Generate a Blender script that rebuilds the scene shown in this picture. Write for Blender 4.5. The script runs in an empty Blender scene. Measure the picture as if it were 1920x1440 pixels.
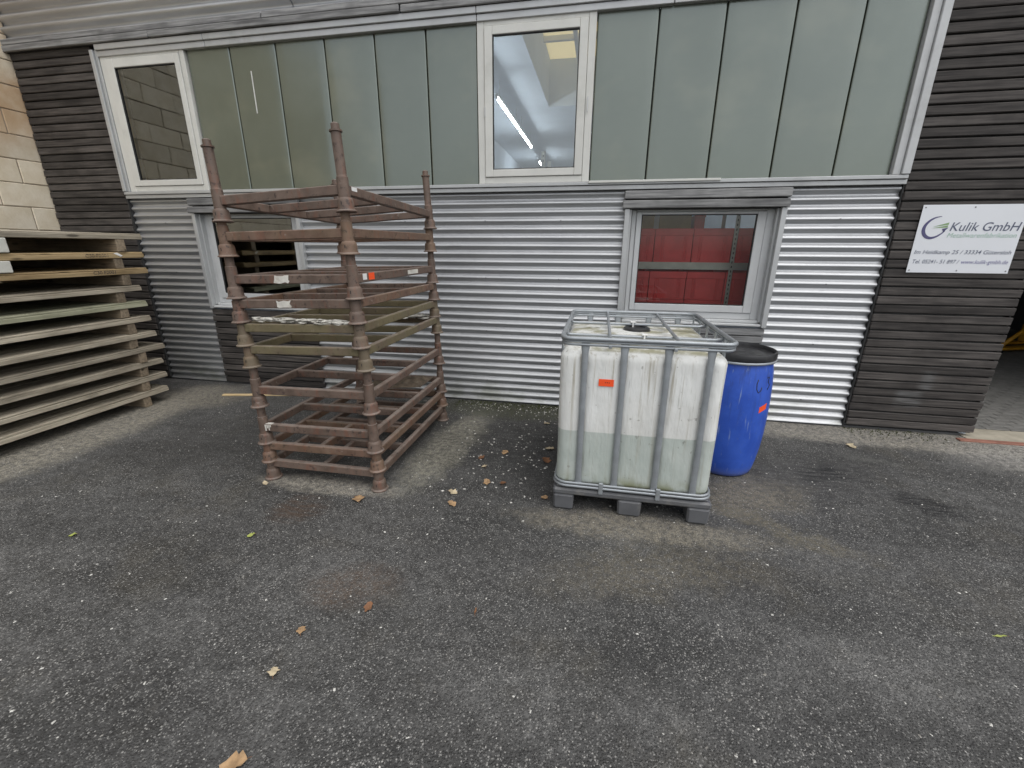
import bpy, bmesh, math, random
from mathutils import Vector, Matrix, noise as mnoise
random.seed(7)
S = bpy.context.scene
COL = S.collection

# ------------------------------------------------------------------ camera
cd = bpy.data.cameras.new('camera')
cam = bpy.data.objects.new('camera', cd); COL.objects.link(cam)
CAM = (0.0, -4.4654, 1.66)
RC = ((0.98107868, 0.06292436, -0.18309872),
      (0.19354913, -0.29515562, 0.93563983),
      (0.00483192, -0.95337489, -0.30174984))
cam.matrix_world = Matrix([[RC[i][0], -RC[i][1], -RC[i][2], CAM[i]] for i in range(3)] + [[0, 0, 0, 1]])
cd.sensor_fit = 'HORIZONTAL'; cd.sensor_width = 36.0; cd.lens = 811.84/1920*36
cd.clip_start = 0.05; cd.clip_end = 2000
S.camera = cam

# ------------------------------------------------------------------ world / sun (overcast day)
SUN_EL, SUN_AZ = math.radians(64), math.radians(128)      # azimuth measured from +Y, clockwise
w = bpy.data.worlds.new('World'); S.world = w; w.use_nodes = True
nt = w.node_tree; nt.nodes.clear()
sky = nt.nodes.new('ShaderNodeTexSky'); sky.sky_type = 'NISHITA'; sky.sun_disc = False
sky.sun_elevation = SUN_EL; sky.sun_rotation = SUN_AZ
sky.air_density = 1.0; sky.dust_density = 2.0; sky.ozone_density = 1.0
hs = nt.nodes.new('ShaderNodeHueSaturation'); hs.inputs['Saturation'].default_value = 0.22
bg = nt.nodes.new('ShaderNodeBackground'); bg.inputs[1].default_value = 0.13
out = nt.nodes.new('ShaderNodeOutputWorld')
nt.links.new(sky.outputs[0], hs.inputs['Color']); nt.links.new(hs.outputs[0], bg.inputs[0]); nt.links.new(bg.outputs[0], out.inputs[0])
sl = bpy.data.lights.new('sun', 'SUN'); sl.energy = 1.0; sl.angle = math.radians(80); sl.color = (1, 0.97, 0.93)
sun = bpy.data.objects.new('sun', sl); COL.objects.link(sun)
sd = Vector((math.sin(SUN_AZ)*math.cos(SUN_EL), math.cos(SUN_AZ)*math.cos(SUN_EL), math.sin(SUN_EL)))
sun.rotation_euler = sd.to_track_quat('Z', 'Y').to_euler(); sun.location = (4, -8, 10)
S.view_settings.view_transform = 'Standard'; S.view_settings.look = 'None'
S.view_settings.gamma = 1.0; S.view_settings.use_curve_mapping = False
S.view_settings.exposure = 0.62
S.cycles.max_bounces = 7; S.cycles.diffuse_bounces = 3; S.cycles.glossy_bounces = 4; S.cycles.transparent_max_bounces = 10
S.cycles.caustics_reflective = False; S.cycles.caustics_refractive = False

# ------------------------------------------------------------------ mesh helpers
class MB:
    def __init__(s): s.v = []; s.f = []; s.sm = []
    def add(s, vs, fs, smooth=False):
        o = len(s.v); s.v += [tuple(q) for q in vs]
        for f in fs: s.f.append(tuple(i+o for i in f)); s.sm.append(smooth)
        return s
    def box(s, x0, x1, y0, y1, z0, z1, c=0.0, jit=0.0):
        if c <= 0:
            vs = [(x, y, z) for z in (z0, z1) for y in (y0, y1) for x in (x0, x1)]
            return s.add(vs, [(0, 2, 3, 1), (4, 5, 7, 6), (0, 1, 5, 4), (2, 6, 7, 3), (0, 4, 6, 2), (1, 3, 7, 5)])
        cx, cy, cz = (x0+x1)/2, (y0+y1)/2, (z0+z1)/2
        hx, hy, hz = (x1-x0)/2, (y1-y0)/2, (z1-z0)/2
        c = min(c, hx*.9, hy*.9, hz*.9)
        idx = {}; vs = []
        for sx in (-1, 1):
            for sy in (-1, 1):
                for sz in (-1, 1):
                    j = [random.uniform(-jit, jit) for _ in range(3)]
                    for a in range(3):
                        p = [sx*(hx-c), sy*(hy-c), sz*(hz-c)]
                        p[a] = (sx*hx, sy*hy, sz*hz)[a]
                        idx[(sx, sy, sz, a)] = len(vs); vs.append((cx+p[0]+j[0], cy+p[1]+j[1], cz+p[2]+j[2]))
        fs = []
        def orient(f):
            a = Vector(vs[f[0]]); b = Vector(vs[f[1]]); d = Vector(vs[f[2]])
            n = (b-a).cross(d-a); m = sum((Vector(vs[i]) for i in f), Vector())/len(f) - Vector((cx, cy, cz))
            return f if n.dot(m) > 0 else tuple(reversed(f))
        R4 = [(-1, -1), (1, -1), (1, 1), (-1, 1)]
        for a in range(3):
            o = [k for k in range(3) if k != a]
            for sg in (-1, 1):
                q = []
                for (u, w_) in R4:
                    k = [0, 0, 0]; k[a] = sg; k[o[0]] = u; k[o[1]] = w_
                    q.append(idx[(k[0], k[1], k[2], a)])
                fs.append(orient(tuple(q)))
            for u, w_ in R4:                      # edges parallel to axis a
                q = []
                for sg, aa in ((-1, o[0]), (1, o[0]), (1, o[1]), (-1, o[1])):
                    k = [0, 0, 0]; k[a] = sg; k[o[0]] = u; k[o[1]] = w_
                    q.append(idx[(k[0], k[1], k[2], aa)])
                fs.append(orient(tuple(q)))
        for sx in (-1, 1):
            for sy in (-1, 1):
                for sz in (-1, 1): fs.append(orient(tuple(idx[(sx, sy, sz, a)] for a in range(3))))
        return s.add(vs, fs)
    def tube(s, pts, r, n=10, closed=False, caps=True, flat=None):
        pts = [Vector(p) for p in pts]; N = len(pts); vs = []; fs = []
        rr = r if isinstance(r, (list, tuple)) else [r]*N
        up = None
        for i, p in enumerate(pts):
            if closed: t = pts[(i+1) % N]-pts[i-1]
            else: t = pts[min(i+1, N-1)]-pts[max(i-1, 0)]
            t.normalize()
            if up is None: up = Vector((0, 0, 1)) if abs(t.z) < .9 else Vector((0, 1, 0))
            a = t.cross(up).normalized(); b = a.cross(t).normalized(); up = b
            for k in range(n):
                an = 2*math.pi*k/n
                fa, fb = flat if flat else (1, 1)
                vs.append(p + a*math.cos(an)*rr[i]*fa + b*math.sin(an)*rr[i]*fb)
        M = N if closed else N-1
        for i in range(M):
            for k in range(n):
                j = (i+1) % N
                fs.append((i*n+k, i*n+(k+1) % n, j*n+(k+1) % n, j*n+k))
        s.add(vs, fs, True)
        if caps and not closed:
            o = len(s.v)-len(vs)
            s.f.append(tuple(o+k for k in reversed(range(n)))); s.sm.append(False)
            s.f.append(tuple(o+(N-1)*n+k for k in range(n))); s.sm.append(False)
        return s
    def lathe(s, prof, cx=0, cy=0, n=24, capb=True, capt=True, wob=0):
        vs = []; fs = []
        for (r, z) in prof:
            for k in range(n):
                a = 2*math.pi*k/n; q = r*(1+wob*math.sin(3*a+z*9))
                vs.append((cx+q*math.cos(a), cy+q*math.sin(a), z))
        for i in range(len(prof)-1):
            for k in range(n): fs.append((i*n+k, i*n+(k+1) % n, (i+1)*n+(k+1) % n, (i+1)*n+k))
        s.add(vs, fs, True); o = len(s.v)-len(vs)
        if capb: s.f.append(tuple(o+k for k in reversed(range(n)))); s.sm.append(False)
        if capt: s.f.append(tuple(o+(len(prof)-1)*n+k for k in range(n))); s.sm.append(False)
        return s
    def grid(s, P, smooth=True):
        h = len(P); w_ = len(P[0]); vs = [q for r in P for q in r]
        fs = [(i*w_+j, i*w_+j+1, (i+1)*w_+j+1, (i+1)*w_+j) for i in range(h-1) for j in range(w_-1)]
        return s.add(vs, fs, smooth)
    def mesh(s, name, mat):
        me = bpy.data.meshes.new(name); me.from_pydata(s.v, [], s.f)
        me.polygons.foreach_set('use_smooth', s.sm)
        if mat: me.materials.append(mat)
        me.update(); return me

def link(name, me, parent=None, loc=(0, 0, 0), rot=None):
    o = bpy.data.objects.new(name, me); COL.objects.link(o); o.location = loc
    if rot: o.rotation_euler = rot
    if parent: o.parent = parent
    return o
def obj(name, mb, mat, parent=None, loc=(0, 0, 0), rot=None):
    return link(name, mb.mesh(name, mat), parent, loc, rot)
def tag(o, label=None, cat=None, group=None, kind=None):
    if label: o['label'] = label
    if cat: o['category'] = cat
    if group: o['group'] = group
    if kind: o['kind'] = kind
    return o
def thing(name, label, cat, loc=(0, 0, 0), rot=None, group=None):
    return tag(link(name, None, None, loc, rot), label, cat, group)
def sharp_smooth(o, ang=40):
    me = o.data
    bm = bmesh.new(); bm.from_mesh(me); bmesh.ops.remove_doubles(bm, verts=bm.verts, dist=1e-5)
    bmesh.ops.recalc_face_normals(bm, faces=bm.faces)
    for e in bm.edges:
        if len(e.link_faces) == 2 and e.calc_face_angle(0) > math.radians(ang): e.smooth = False
    bm.to_mesh(me); bm.free()
    return o

# ------------------------------------------------------------------ material helpers
class NT:
    def __init__(s, name):
        s.m = bpy.data.materials.new(name); s.m.use_nodes = True; s.t = s.m.node_tree; s.t.nodes.clear()
        s.out = s.n('ShaderNodeOutputMaterial')
    def n(s, ty, **kw):
        q = s.t.nodes.new(ty)
        for k, v in kw.items(): setattr(q, k, v)
        return q
    def l(s, a, b): s.t.links.new(a, b)
    def setin(s, node, i, v):
        if hasattr(v, 'is_output') or isinstance(v, bpy.types.NodeSocket): s.l(v, node.inputs[i])
        else: node.inputs[i].default_value = v
    def math(s, op, a, b=0.5, clamp=False):
        q = s.n('ShaderNodeMath', operation=op, use_clamp=clamp); s.setin(q, 0, a); s.setin(q, 1, b); return q.outputs[0]
    def vmath(s, op, a, b):
        q = s.n('ShaderNodeVectorMath', operation=op); s.setin(q, 0, a); s.setin(q, 1, b); return q
    def mix(s, fac, a, b, mode='MIX'):
        q = s.n('ShaderNodeMix', data_type='RGBA', blend_type=mode); s.setin(q, 0, fac)
        s.setin(q, 6, a if not isinstance(a, tuple) else (*a, 1)[:4]); s.setin(q, 7, b if not isinstance(b, tuple) else (*b, 1)[:4])
        return q.outputs[2]
    def noise(s, vec, scale, detail=4, rough=.55):
        q = s.n('ShaderNodeTexNoise'); s.l(vec, q.inputs['Vector']); q.inputs['Scale'].default_value = scale
        q.inputs['Detail'].default_value = detail; q.inputs['Roughness'].default_value = rough; return q.outputs[0]
    def ramp(s, v, lo, hi, a=0.0, b=1.0):
        q = s.n('ShaderNodeMapRange', interpolation_type='SMOOTHSTEP'); s.setin(q, 0, v)
        for i, k in enumerate((lo, hi, a, b)): q.inputs[i+1].default_value = k
        return q.outputs[0]
    def coords(s, scale=(1, 1, 1), rnd=True):
        tc = s.n('ShaderNodeTexCoord'); v = tc.outputs['Object']
        if rnd:
            oi = s.n('ShaderNodeObjectInfo'); s.rnd = oi.outputs['Random']
            cm = s.n('ShaderNodeCombineXYZ')
            for i, k in enumerate((37.0, 91.0, 53.0)): s.l(s.math('MULTIPLY', s.rnd, k), cm.inputs[i])
            v = s.vmath('ADD', v, cm.outputs[0]).outputs[0]
        mp = s.n('ShaderNodeMapping'); s.l(v, mp.inputs[0]); mp.inputs['Scale'].default_value = scale
        return mp.outputs[0]
    def bsdf(s, col, rough=.6, metal=0.0, spec=.5, bump=None, bdist=.002, bstr=1.0, **kw):
        p = s.n('ShaderNodeBsdfPrincipled')
        s.setin(p, 'Base Color', (*col, 1) if isinstance(col, tuple) else col)
        s.setin(p, 'Roughness', rough); s.setin(p, 'Metallic', metal); s.setin(p, 'Specular IOR Level', spec)
        for k, v in kw.items(): s.setin(p, k, v)
        if bump is not None:
            b = s.n('ShaderNodeBump'); b.inputs['Distance'].default_value = bdist; b.inputs['Strength'].default_value = bstr
            s.l(bump, b.inputs['Height']); s.l(b.outputs[0], p.inputs['Normal'])
        s.l(p.outputs[0], s.out.inputs[0]); return p
    def scale(s, col, f):
        return s.mix(1.0, col, s.gray(f), 'MULTIPLY')
    def gray(s, f):
        q = s.n('ShaderNodeCombineXYZ'); [s.setin(q, i, f) for i in range(3)]; return q.outputs[0]

def wood(name, c1, c2, var=.35, along='x', rough=.75, grain=1.0, green=None, patch=False, knots=False):
    t = NT(name); st = {'x': (1.2, 22, 22), 'y': (22, 1.2, 22), 'z': (22, 22, 1.2)}[along]
    v = t.coords(st); v2 = t.coords((3, 3, 3))
    g = t.noise(v, 2.2, 6, .6); b = t.noise(v2, 1.0, 3)
    col = t.mix(t.ramp(g, .3, .7), c1, c2)
    col = t.mix(t.ramp(b, .45, .75, 0, .55), col, tuple(k*.55 for k in c1))
    if knots:
        vk = t.n('ShaderNodeTexVoronoi'); t.l(t.coords({'x': (2.2, 9, 9), 'y': (9, 2.2, 9), 'z': (9, 9, 2.2)}[along]), vk.inputs['Vector']); vk.inputs['Scale'].default_value = 1.1
        col = t.mix(t.ramp(vk.outputs['Distance'], .16, .08, 0, .8), col, tuple(k*.28 for k in c1))
        col = t.mix(t.ramp(t.noise(t.coords({'x': (1, 14, 14), 'y': (14, 1, 14), 'z': (14, 14, 1)}[along]), 3.5, 5, .7), .56, .70, 0, .6), col, tuple(k*.45 for k in c1))
    if green: col = t.mix(t.ramp(t.noise(v2, .8, 4), .45, .62, 0, .5), col, green)
    f = t.math('ADD', t.math('MULTIPLY', t.rnd, 2*var), 1-var)
    col = t.scale(col, f)
    if patch:          # smear of old pale paint low on the right-hand cladding
        geo = t.n('ShaderNodeNewGeometry'); pw = geo.outputs['Position']
        q = t.vmath('ADD', pw, t.vmath('MULTIPLY', t.vmath('SUBTRACT', t.n('ShaderNodeTexNoise').outputs['Color'], (.5, .5, .5)).outputs[0], (.05, 0, .05)).outputs[0]).outputs[0]
        sp = t.n('ShaderNodeSeparateXYZ'); t.l(q, sp.inputs[0])
        mk = None
        for (a, b, lo, hi) in ((2.76, 2.99, .245, .42), (2.93, 3.05, .42, .61)):
            m1 = t.math('MULTIPLY', t.ramp(sp.outputs[0], a-.03, a+.06), t.ramp(sp.outputs[0], b+.03, b-.06))
            m2 = t.math('MULTIPLY', t.ramp(sp.outputs[2], lo, lo+.02), t.ramp(sp.outputs[2], hi, hi-.02))
            m1 = t.math('MULTIPLY', m1, m2); mk = m1 if mk is None else t.math('MAXIMUM', mk, m1)
        col = t.mix(t.math('MULTIPLY', mk, t.ramp(g, .35, .6, .05, .50)), col, (.19, .195, .195))
    t.bsdf(col, rough, spec=.3, bump=g, bdist=.0025*grain, bstr=.8)
    return t.m
def plain(name, col, rough=.5, metal=0.0, var=.12, scale=6, dirt=None, dirtamt=.4, bump=0.0, bscale=60, spec=.5):
    t = NT(name); v = t.coords((1, 1, 1))
    n = t.noise(v, scale, 5, .6)
    c = t.mix(t.ramp(n, .3, .7), tuple(k*(1-var) for k in col), tuple(min(1, k*(1+var)) for k in col))
    if dirt: c = t.mix(t.ramp(t.noise(v, scale*.7, 6, .7), .5, .72, 0, dirtamt), c, dirt)
    r = t.ramp(t.noise(v, scale*3, 3), .3, .7, max(.02, rough-.08), min(1, rough+.1))
    t.bsdf(c, r, metal, spec, bump=t.noise(v, bscale, 4) if bump else None, bdist=bump or .001)
    return t.m

M = {}
# dark stained slats
M['slat'] = wood('dark_stained_timber', (.036, .032, .030), (.094, .084, .077), .36, 'x', .7, patch=True)
M['slat_old'] = wood('weathered_grey_timber', (.15, .15, .152), (.34, .34, .335), .2, 'x', .75)
M['pal_grey'] = wood('grey_pallet_timber', (.27, .235, .18), (.47, .42, .33), .22, 'y', .8, 1.0, knots=True)
M['pal_warm'] = wood('fresh_pallet_timber', (.33, .235, .12), (.50, .375, .21), .15, 'y', .75, knots=True)
M['pal_green'] = wood('mossy_pallet_timber', (.25, .25, .17), (.41, .405, .29), .15, 'y', .8, knots=True)
M['pal_block'] = wood('pallet_bearer_timber', (.17, .135, .095), (.30, .24, .17), .25, 'x', .8, knots=True)
M['pal_white'] = plain('pale_block', (.62, .62, .56), .7, 0, .08, 8, (.35, .3, .22), .3)
M['stick'] = wood('fresh_wood_batten', (.45, .33, .17), (.62, .48, .28), .1, 'x', .7)

def corrugated_mat():
    t = NT('corrugated_aluminium'); v = t.coords((.5, 4, 4), False)
    n = t.noise(v, 3, 5, .6)
    c = t.mix(t.ramp(n, .3, .75), (.46, .47, .48), (.57, .58, .59))
    tc = t.n('ShaderNodeTexCoord'); sp = t.n('ShaderNodeSeparateXYZ'); t.l(tc.outputs['Object'], sp.inputs[0])
    low = t.math('MULTIPLY', t.ramp(sp.outputs[2], .42, .0), t.ramp(t.noise(t.coords((1.2, 3, 3), False), 2, 5, .65), .42, .66))
    c = t.mix(t.math('MULTIPLY', low, .6), c, (.20, .21, .15))
    t.bsdf(c, t.ramp(n, .2, .8, .40, .50), 0.72, .5, bump=t.noise(v, 1.5, 2), bdist=.004)
    return t.m
M['corr'] = corrugated_mat()
M['flash'] = plain('grey_aluminium_flashing', (.50, .51, .51), .45, .35, .06, 3, (.25, .25, .24), .35)
M['frame'] = plain('offwhite_window_frame', (.66, .66, .62), .42, 0, .05, 4, (.34, .34, .28), .25)
M['frame_g'] = plain('grey_window_frame', (.56, .57, .57), .42, .0, .05, 4, (.30, .30, .28), .25)
M['gasket'] = plain('black_gasket', (.03, .03, .03), .6)
M['mortar'] = plain('mortar_joint', (.30, .25, .19), .9, 0, .15, 10, bump=.002)
M['inner'] = plain('interior_plaster', (.56, .61, .68), .85, 0, .03, 2)
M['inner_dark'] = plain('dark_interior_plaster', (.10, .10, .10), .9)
M['steelshelf'] = plain('galvanised_shelf_steel', (.45, .44, .38), .45, .3)
M['hole'] = plain('punched_hole', (.02, .02, .02), .8)
M['redcrate'] = plain('red_plastic_crate', (.72, .06, .055), .42, 0, .1, 5)
M['cardboard'] = plain('cardboard', (.48, .32, .13), .8)
M['yellow'] = plain('yellow_machine_paint', (.65, .33, .03), .45, 0, .12, 6, (.12, .08, .03), .5)
M['black'] = plain('black_plastic', (.022, .022, .024), .38, 0, .2, 8, (.12, .12, .11), .35)
M['ibcframe'] = plain('galvanised_cage_tube', (.34, .365, .385), .42, .45, .1, 9, (.26, .26, .25), .4)
M['ibcpallet'] = plain('grey_plastic_pallet', (.105, .108, .115), .5, 0, .15, 6, (.30, .28, .24), .45, .001)
M['orange'] = plain('orange_sticker', (.95, .10, .02), .55, 0, .03)
M['whitelabel'] = plain('white_label', (.78, .78, .76), .6, 0, .05)
M['ink'] = plain('black_ink', (.02, .02, .025), .6)
M['signwhite'] = plain('white_sign_sheet', (.80, .82, .85), .35, 0, .02, 2)
M['signnavy'] = plain('navy_print', (.09, .085, .19), .5, 0, .03)
M['signgrey'] = plain('grey_blue_print', (.115, .13, .19), .5, 0, .03)
M['signlav'] = plain('lavender_print', (.22, .21, .38), .5, 0, .03)
M['signgreen'] = plain('green_print', (.26, .40, .20), .5, 0, .03)
M['signpale'] = plain('pale_green_print', (.38, .55, .45), .5, 0, .03)
M['screw'] = plain('screw_head', (.25, .25, .26), .4, .8)
M['rustsill'] = plain('rusty_steel_edge', (.26, .12, .085), .75, 0, .25, 8, (.12, .05, .03), .5, .001)
M['conc'] = plain('pale_concrete', (.42, .38, .30), .9, 0, .15, 7, (.2, .18, .14), .4, .003)
M['flake'] = plain('white_flaking_paint', (.66, .64, .58), .8, 0, .12, 14, (.25, .2, .14), .6)
M['bark'] = plain('brown_bark', (.11, .085, .06), .9, 0, .4, 14, (.28, .24, .18), .6, .01, 25)

def masonry_mat():
    t = NT('cream_masonry_block'); v = t.coords((1, 1, 1))
    geo = t.n('ShaderNodeNewGeometry'); sp = t.n('ShaderNodeSeparateXYZ'); t.l(geo.outputs['Position'], sp.inputs[0])
    n = t.noise(v, 5, 6, .65)
    c = t.mix(t.ramp(n, .3, .7), (.66, .58, .44), (.76, .69, .56))
    c = t.scale(c, t.math('ADD', t.math('MULTIPLY', t.rnd, .22), .86))
    gn = t.noise(geo.outputs['Position'], 1.6, 5, .6)
    st = t.math('MULTIPLY', t.ramp(sp.outputs[2], 2.3, 3.1), t.ramp(gn, .25, .58))
    st = t.math('MULTIPLY', st, t.ramp(sp.outputs[1], -1.6, -.5))
    c = t.mix(t.math('MULTIPLY', st, .75), c, (.42, .25, .12))
    t.bsdf(c, .9, 0, .25, bump=t.noise(v, 45, 5), bdist=.003)
    return t.m
M['block'] = masonry_mat()

def rust_mat(name, c1, c2, moss=0.0, orange=.5):
    t = NT(name); v = t.coords((1, 1, 1)); vs = t.coords((9, 9, 2.5))
    n = t.noise(v, 9, 6, .65); s_ = t.noise(vs, 2.5, 5, .6)
    c = t.mix(t.ramp(n, .3, .7), c1, c2)
    c = t.mix(t.ramp(s_, .50, .70, 0, orange), c, (.19, .07, .04))
    c = t.mix(t.ramp(t.noise(v, 26, 5, .7), .55, .66, 0, .75), c, (.035, .023, .02))
    c = t.mix(t.ramp(t.noise(v, 17, 5, .75), .62, .70, 0, .55), c, (.33, .27, .23))
    if moss: c = t.mix(t.ramp(t.noise(v, 4, 5), .40-.2*moss, .65-.2*moss, 0, moss), c, (.165, .148, .070))
    geo = t.n('ShaderNodeNewGeometry'); sp = t.n('ShaderNodeSeparateXYZ'); t.l(geo.outputs['Normal'], sp.inputs[0])
    dust = t.math('MULTIPLY', t.ramp(sp.outputs[2], .6, .95), t.ramp(t.noise(v, 14, 5), .3, .6, .2, .6))
    c = t.mix(dust, c, (.30, .26, .23))
    t.bsdf(c, t.ramp(n, .3, .7, .5, .75), 0.0, .45, bump=t.noise(v, 55, 5), bdist=.0015)
    return t.m
M['rust'] = rust_mat('brown_rusty_steel', (.100, .070, .054), (.165, .118, .093))
M['rust_moss'] = rust_mat('mossy_rusty_steel', (.110, .082, .058), (.17, .13, .092), .55, .25)
M['rust_lm'] = rust_mat('lightly_mossy_steel', (.105, .076, .058), (.165, .122, .094), .30, .3)
M['rust_orange'] = rust_mat('orange_rusty_steel', (.125, .074, .052), (.20, .128, .094), .15, .5)

def tank_mat():
    t = NT('translucent_white_tank'); v = t.coords((1, 1, 1), False)
    tc = t.n('ShaderNodeTexCoord'); sp = t.n('ShaderNodeSeparateXYZ'); t.l(tc.outputs['Object'], sp.inputs[0]); z = sp.outputs[2]
    base = t.mix(t.ramp(t.noise(v, 3, 4), .3, .7), (.70, .70, .665), (.80, .81, .785))
    wl = t.math('ADD', z, t.math('MULTIPLY', t.math('SUBTRACT', t.noise(v, 3.0, 2), .5), .012))
    liq = t.ramp(wl, .566, .558)
    c = t.mix(liq, base, t.mix(t.ramp(t.noise(v, 4, 3), .3, .7), (.46, .51, .47), (.53, .57, .53)))
    st = t.noise(t.coords((22, 22, .9), False), 1.6, 6, .65)
    tp = t.math('ADD', t.ramp(z, .55, .95, .45, 1.0), 0)
    c = t.mix(t.math('MULTIPLY', t.ramp(st, .50, .72, 0, .75), tp), c, (.33, .29, .21))
    c = t.mix(t.ramp(t.noise(t.coords((40, 40, 2.2), False), 1.6, 4, .6), .6, .74, 0, .45), c, (.27, .27, .23))
    al = t.math('MULTIPLY', t.ramp(z, .30, .185), t.ramp(t.noise(v, 7, 5), .36, .6))
    c = t.mix(t.math('MULTIPLY', al, .8), c, (.17, .17, .035))
    top = t.math('MULTIPLY', t.ramp(z, 1.066, 1.080), t.ramp(t.noise(v, 5, 6, .6), .44, .6))
    c = t.mix(t.math('MULTIPLY', top, .75), c, (.22, .20, .075))
    c = t.mix(t.ramp(t.noise(v, 28, 3), .68, .74, 0, .5), c, (.18, .17, .14))
    p = t.bsdf(c, .42, 0, .4, bump=t.noise(t.coords((5, 5, 2), False), 3, 3), bdist=.010)
    p.inputs['Sheen Weight'].default_value = .0
    return t.m
M['tank'] = tank_mat()

def drum_mat():
    t = NT('blue_drum_plastic'); v = t.coords((1, 1, 1), False)
    n = t.noise(v, 6, 5, .6)
    c = t.mix(t.ramp(n, .3, .7), (.024, .080, .44), (.038, .115, .55))
    st = t.noise(t.coords((26, 26, 1.6), False), 1.5, 5, .6)
    tc = t.n('ShaderNodeTexCoord'); sp = t.n('ShaderNodeSeparateXYZ'); t.l(tc.outputs['Object'], sp.inputs[0])
    c = t.mix(t.math('MULTIPLY', t.ramp(st, .5, .72), t.ramp(sp.outputs[2], .35, .85, .1, .6)), c, (.03, .045, .13))
    c = t.mix(t.ramp(t.noise(t.coords((38, 38, 3), False), 1.3, 4), .62, .72, 0, .6), c, (.28, .36, .52))
    c = t.mix(t.ramp(t.noise(v, 30, 5, .7), .60, .70, 0, .45), c, (.09, .13, .30))
    c = t.mix(t.ramp(sp.outputs[2], .10, .0, 0, .35), c, (.20, .20, .22))
    t.bsdf(c, t.ramp(n, .3, .7, .36, .5), 0, .45, bump=t.noise(v, 5, 3), bdist=.005)
    return t.m
M['drum'] = drum_mat()

def profile_glass():
    t = NT('greenish_channel_glass'); v = t.coords((1, 1, 1))
    n = t.noise(v, 1.2, 4, .5); fine = t.noise(t.coords((30, 30, 140)), 2, 3)
    c = t.mix(t.ramp(n, .3, .7), (.074, .084, .060), (.105, .118, .092))
    geo = t.n('ShaderNodeNewGeometry')
    mpv = t.n('ShaderNodeMapping'); t.l(geo.outputs['Position'], mpv.inputs[0]); mpv.inputs['Scale'].default_value = (1.1, 1, 1.5)
    c = t.mix(t.ramp(t.noise(mpv.outputs[0], 1.3, 3, .5), .48, .72, 0, .38), c, (.19, .185, .125))     # goods stored close behind the translucent glass
    c = t.scale(c, t.math('ADD', t.math('MULTIPLY', t.rnd, .14), .93))
    p = t.bsdf(c, t.ramp(n, .3, .7, .18, .27), 0, .9, bump=fine, bdist=.0004)
    p.inputs['IOR'].default_value = 1.8
    p.inputs['Specular Tint'].default_value = (.90, 1.0, .95, 1)
    p.inputs['Coat Weight'].default_value = .25; p.inputs['Coat Roughness'].default_value = .1
    return t.m
M['pglass'] = profile_glass()

def pane_mat(name, ior, tint):
    t = NT(name)
    fr = t.n('ShaderNodeFresnel'); fr.inputs[0].default_value = ior
    tr = t.n('ShaderNodeBsdfTransparent'); tr.inputs[0].default_value = (*tint, 1)
    gl = t.n('ShaderNodeBsdfGlossy'); gl.inputs['Roughness'].default_value = .012; gl.inputs[0].default_value = (.92, .96, .95, 1)
    mx = t.n('ShaderNodeMixShader'); t.l(fr.outputs[0], mx.inputs[0]); t.l(tr.outputs[0], mx.inputs[1]); t.l(gl.outputs[0], mx.inputs[2])
    t.l(mx.outputs[0], t.out.inputs[0]); return t.m
M['pane'] = pane_mat('window_glass', 2.5, (.90, .94, .93))
M['pane_clear'] = pane_mat('clear_window_glass', 1.6, (.93, .95, .94))

def emit(name, col, st):
    t = NT(name); e = t.n('ShaderNodeEmission'); e.inputs[0].default_value = (*col, 1); e.inputs[1].default_value = st
    t.l(e.outputs[0], t.out.inputs[0]); return t.m
M['tubelight'] = emit('fluorescent_tube', (.90, .96, 1.0), 32)
def translucent(name, col):
    t = NT(name); a = t.n('ShaderNodeBsdfTranslucent'); a.inputs[0].default_value = (*col, 1)
    d = t.n('ShaderNodeBsdfDiffuse'); d.inputs[0].default_value = (*col, 1)
    mx = t.n('ShaderNodeMixShader'); mx.inputs[0].default_value = .3
    t.l(a.outputs[0], mx.inputs[1]); t.l(d.outputs[0], mx.inputs[2]); t.l(mx.outputs[0], t.out.inputs[0]); return t.m
M['skylight'] = translucent('yellowed_skylight_sheet', (.85, .76, .52))

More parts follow.
